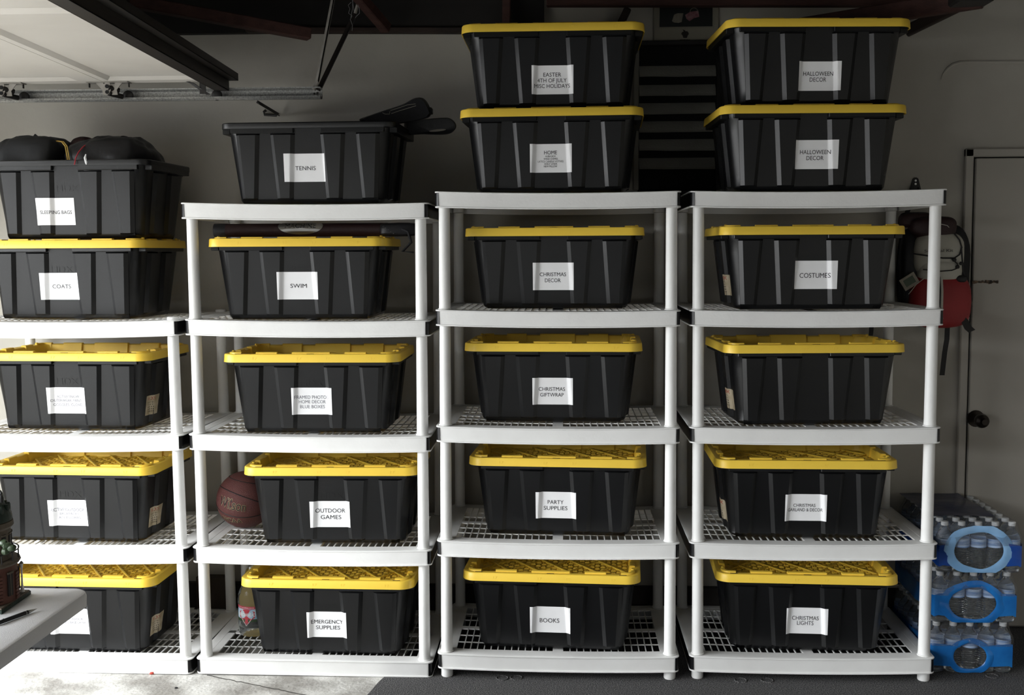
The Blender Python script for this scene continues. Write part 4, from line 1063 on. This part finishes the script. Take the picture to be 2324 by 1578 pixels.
# pen
pa, pb = atz(-8, 1416, TZ+.006), atz(84, 1382, TZ+.006)
pn = thing('pen', 'black pen with silver tip lying on the white folding table', 'pen', tuple(pa)); d = pb-pa; L = d.length; d.normalize()
MB().tube([Vector((0, 0, 0)), d*(L*.78)], .0050, 12).obj('barrel', m_ink, pn); MB().tube([d*(L*.78), d*(L*.82), d*L*.93, d*L], [.0048, .0042, .0018, .0005], 12).obj('tip', m_chrome, pn)
for k in (.70, .76): MB().tube([d*(L*k), d*(L*k+.002)], .0053, 12).obj('ring', m_chrome, pn)
MB().box(-.001, .001, -.001, .001, 0, .001, 0, Matrix.Translation(d*.02+Vector((0, 0, .005)))).obj('clip', m_ink, pn, False)

# miniature village house
A = atz(70, 1341, TZ+.01); B = atz(-2, 1390, TZ+.01); Dl = (B-A)
Ht = thing('model_house', 'ornate model village house with green roof at the left edge', 'ornament', (A.x, A.y, TZ))
Lf = Vector((-.22, .015, 0)); Ax = Vector((0, 0, 0)); ex = Dl.normalized()*.16; ex.z = 0
base = [Ax, Ax+Lf, Ax+Lf+ex, Ax+ex]
MB().loops([[(p.x, p.y, .0005) for p in base], [(p.x, p.y, .010) for p in base]], True, True, True).obj('base', m_slate, Ht, False)
MB().loops([[(p.x*.97-.002, p.y*.97, .010) for p in base], [(p.x*.95-.004, p.y*.95-.001, .0125) for p in base]], True, True, True).obj('pavement', m_stone, Ht, False)
C_ = atz(-42, 1362, TZ+.012)-Ht.location; C_ = Vector((C_.x, C_.y, 0)); sc_ = 2492/(C_+Ht.location-CP).length
def zpx(y): return .012+(1358-y)/sc_
rr = 68/sc_
def tower(prof, name, m, n=28): return MB().lathe([(r*rr, z) for r, z in prof], n, (C_.x, C_.y, 0)).obj(name, m, Ht)
tower([(1.0, .012), (1.0, zpx(1285))], 'brick_ground_floor', m_brick)
tower([(1.06, zpx(1285)), (1.10, zpx(1281)), (1.08, zpx(1277)), (.95, zpx(1276))], 'stone_cornice', m_stone)
tower([(.84, zpx(1276)), (.86, zpx(1215))], 'upper_stone_floor', m_stone)
tower([(.86, zpx(1215)), (.95, zpx(1209)), (.93, zpx(1200)), (.86, zpx(1198))], 'eaves_cornice', m_stone)
tower([(.92, zpx(1198)), (.90, zpx(1185)), (.72, zpx(1165)), (.70, zpx(1150)), (.66, zpx(1143)), (.2, zpx(1138))], 'green_mansard_roof', m_slate)
tower([(.62, zpx(1140)), (.62, zpx(1134)), (.56, zpx(1133))], 'roof_coping', m_slate)
for k in range(9):
    a = math.radians(-100+k*22); X, Y = C_.x+rr*1.02*math.cos(a), C_.y+rr*1.02*math.sin(a)
    Tm = Matrix.Translation((X, Y, 0)) @ Matrix.Rotation(a, 4, 'Z')
    if k % 2 == 0:
        wd_ = MB().box(-.003, .0015, -.008, .008, .03, zpx(1300), 0, Tm).obj('window', m_seam, Ht, False)
        MB().box(.0, .003, -.010, .010, zpx(1300), zpx(1296), 0, Tm).box(.0, .0025, -.001, .001, .03, zpx(1300), 0, Tm).obj('window_trim', m_stone, wd_, False)
    else:
        for j in range(8): MB().box(-.003, .0016, -.0105, .0105, .014+j*.0088, .0215+j*.0088, .0006, Tm).obj('brick', m_brick, Ht, False)
    X, Y = C_.x+rr*.86*math.cos(a), C_.y+rr*.86*math.sin(a); Tm = Matrix.Translation((X, Y, 0)) @ Matrix.Rotation(a, 4, 'Z')
    MB().box(-.002, .0015, -.006, .006, zpx(1262), zpx(1228), 0, Tm).obj('upper_window', m_seam, Ht, False)
    MB().box(-.002, .003, -.008, .008, zpx(1226), zpx(1223), 0, Tm).obj('lintel', m_stone, Ht, False)
    X, Y = C_.x+rr*.80*math.cos(a), C_.y+rr*.80*math.sin(a); Tm = Matrix.Translation((X, Y, 0)) @ Matrix.Rotation(a, 4, 'Z')
    MB().blob((X, Y, zpx(1176)), (.006, .006, .013), .6, .6, 10, 8).obj('dormer', m_slate, Ht)
    a2 = a+.1; MB().box(-.001, .001, -.001, .001, zpx(1276), zpx(1258), 0, Matrix.Translation((C_.x+rr*1.05*math.cos(a2), C_.y+rr*1.05*math.sin(a2), 0))).obj('baluster', m_seam, Ht, False)
mb = MB(); mb.tube([(C_.x+rr*1.05*math.cos(2*PI*k/32), C_.y+rr*1.05*math.sin(2*PI*k/32), zpx(1258)) for k in range(33)], .0016, 6); mb.obj('balcony_rail', m_seam, Ht)
for px, py in ((16, 1238), (12, 1252), (26, 1244), (8, 1232)):
    q = at(px, py, C_.y+Ht.location.y-rr*.9)-Ht.location; MB().blob(tuple(q), (.010, .008, .008), .9, .9, 10, 7, .003, 60).obj('shrub', m_green, Ht)
q = at(3, 1130, Ht.location.y+C_.y-.02)-Ht.location
MB().lathe([(.004, -.012), (.005, 0), (.002, .006), (.003, .010), (.0005, .016)], 10, tuple(q)).obj('finial', m_seam, Ht)
# miniature street lamp
sl_ = atz(51, 1344, TZ+.012)
ls = thing('model_street_lamp', 'tiny white model street lamp at the corner of the model house base', 'ornament', tuple(sl_)); hL = (1344-1281)/2492*(sl_-CP).length
MB().lathe([(.006, 0), (.006, .002), (.0045, .004), (.004, .014), (.0028, .018), (.0022, hL*.5), (.003, hL*.52), (.0022, hL*.55), (.0020, hL*.78), (.0035, hL*.81)], 12).obj('post', m_lamp, ls)
MB().lathe([(.0030, hL*.81), (.0052, hL*.93), (.0052, hL*.94)], 8).obj('lantern', m_lamp, ls); MB().lathe([(.0060, hL*.94), (.0035, hL*.985), (.0010, hL*1.02)], 8).obj('lantern_roof', m_steel, ls)

# small red scrap and dents in the carpet
q = atz(345, 1530, .0); tag(MB().blob((q.x, q.y, .003), (.009, .006, .005), .6, .6, 12, 8, .002, 90).obj('red_scrap', m_red_ink), 'tiny red plastic scrap on the concrete in front of left shelf', 'scrap')
q = atz(250, 1544, 0); tag(MB().blob((atz(400, 1562, 0).x, atz(400, 1562, 0).y, 0), (.006, .004, .003), .6, .6, 10, 6, .001, 90).obj('black_crumb', m_ink), 'tiny black crumb lying on the pale concrete floor', 'scrap')
cp_ = bpy.data.objects['carpet']
for px, py in ((1140, 1540), (1172, 1539), (1681, 1545), (1741, 1545), (2252, 1535)):
    q = atz(px, py, 0); MB().loops([[(q.x+r*math.cos(2*PI*k/20), q.y+r*math.sin(2*PI*k/20), z) for k in range(20)] for r, z in ((.019, .0003), (.022, .003), (.026, .0003))], True).obj('round_dent', m_carpet, cp_)
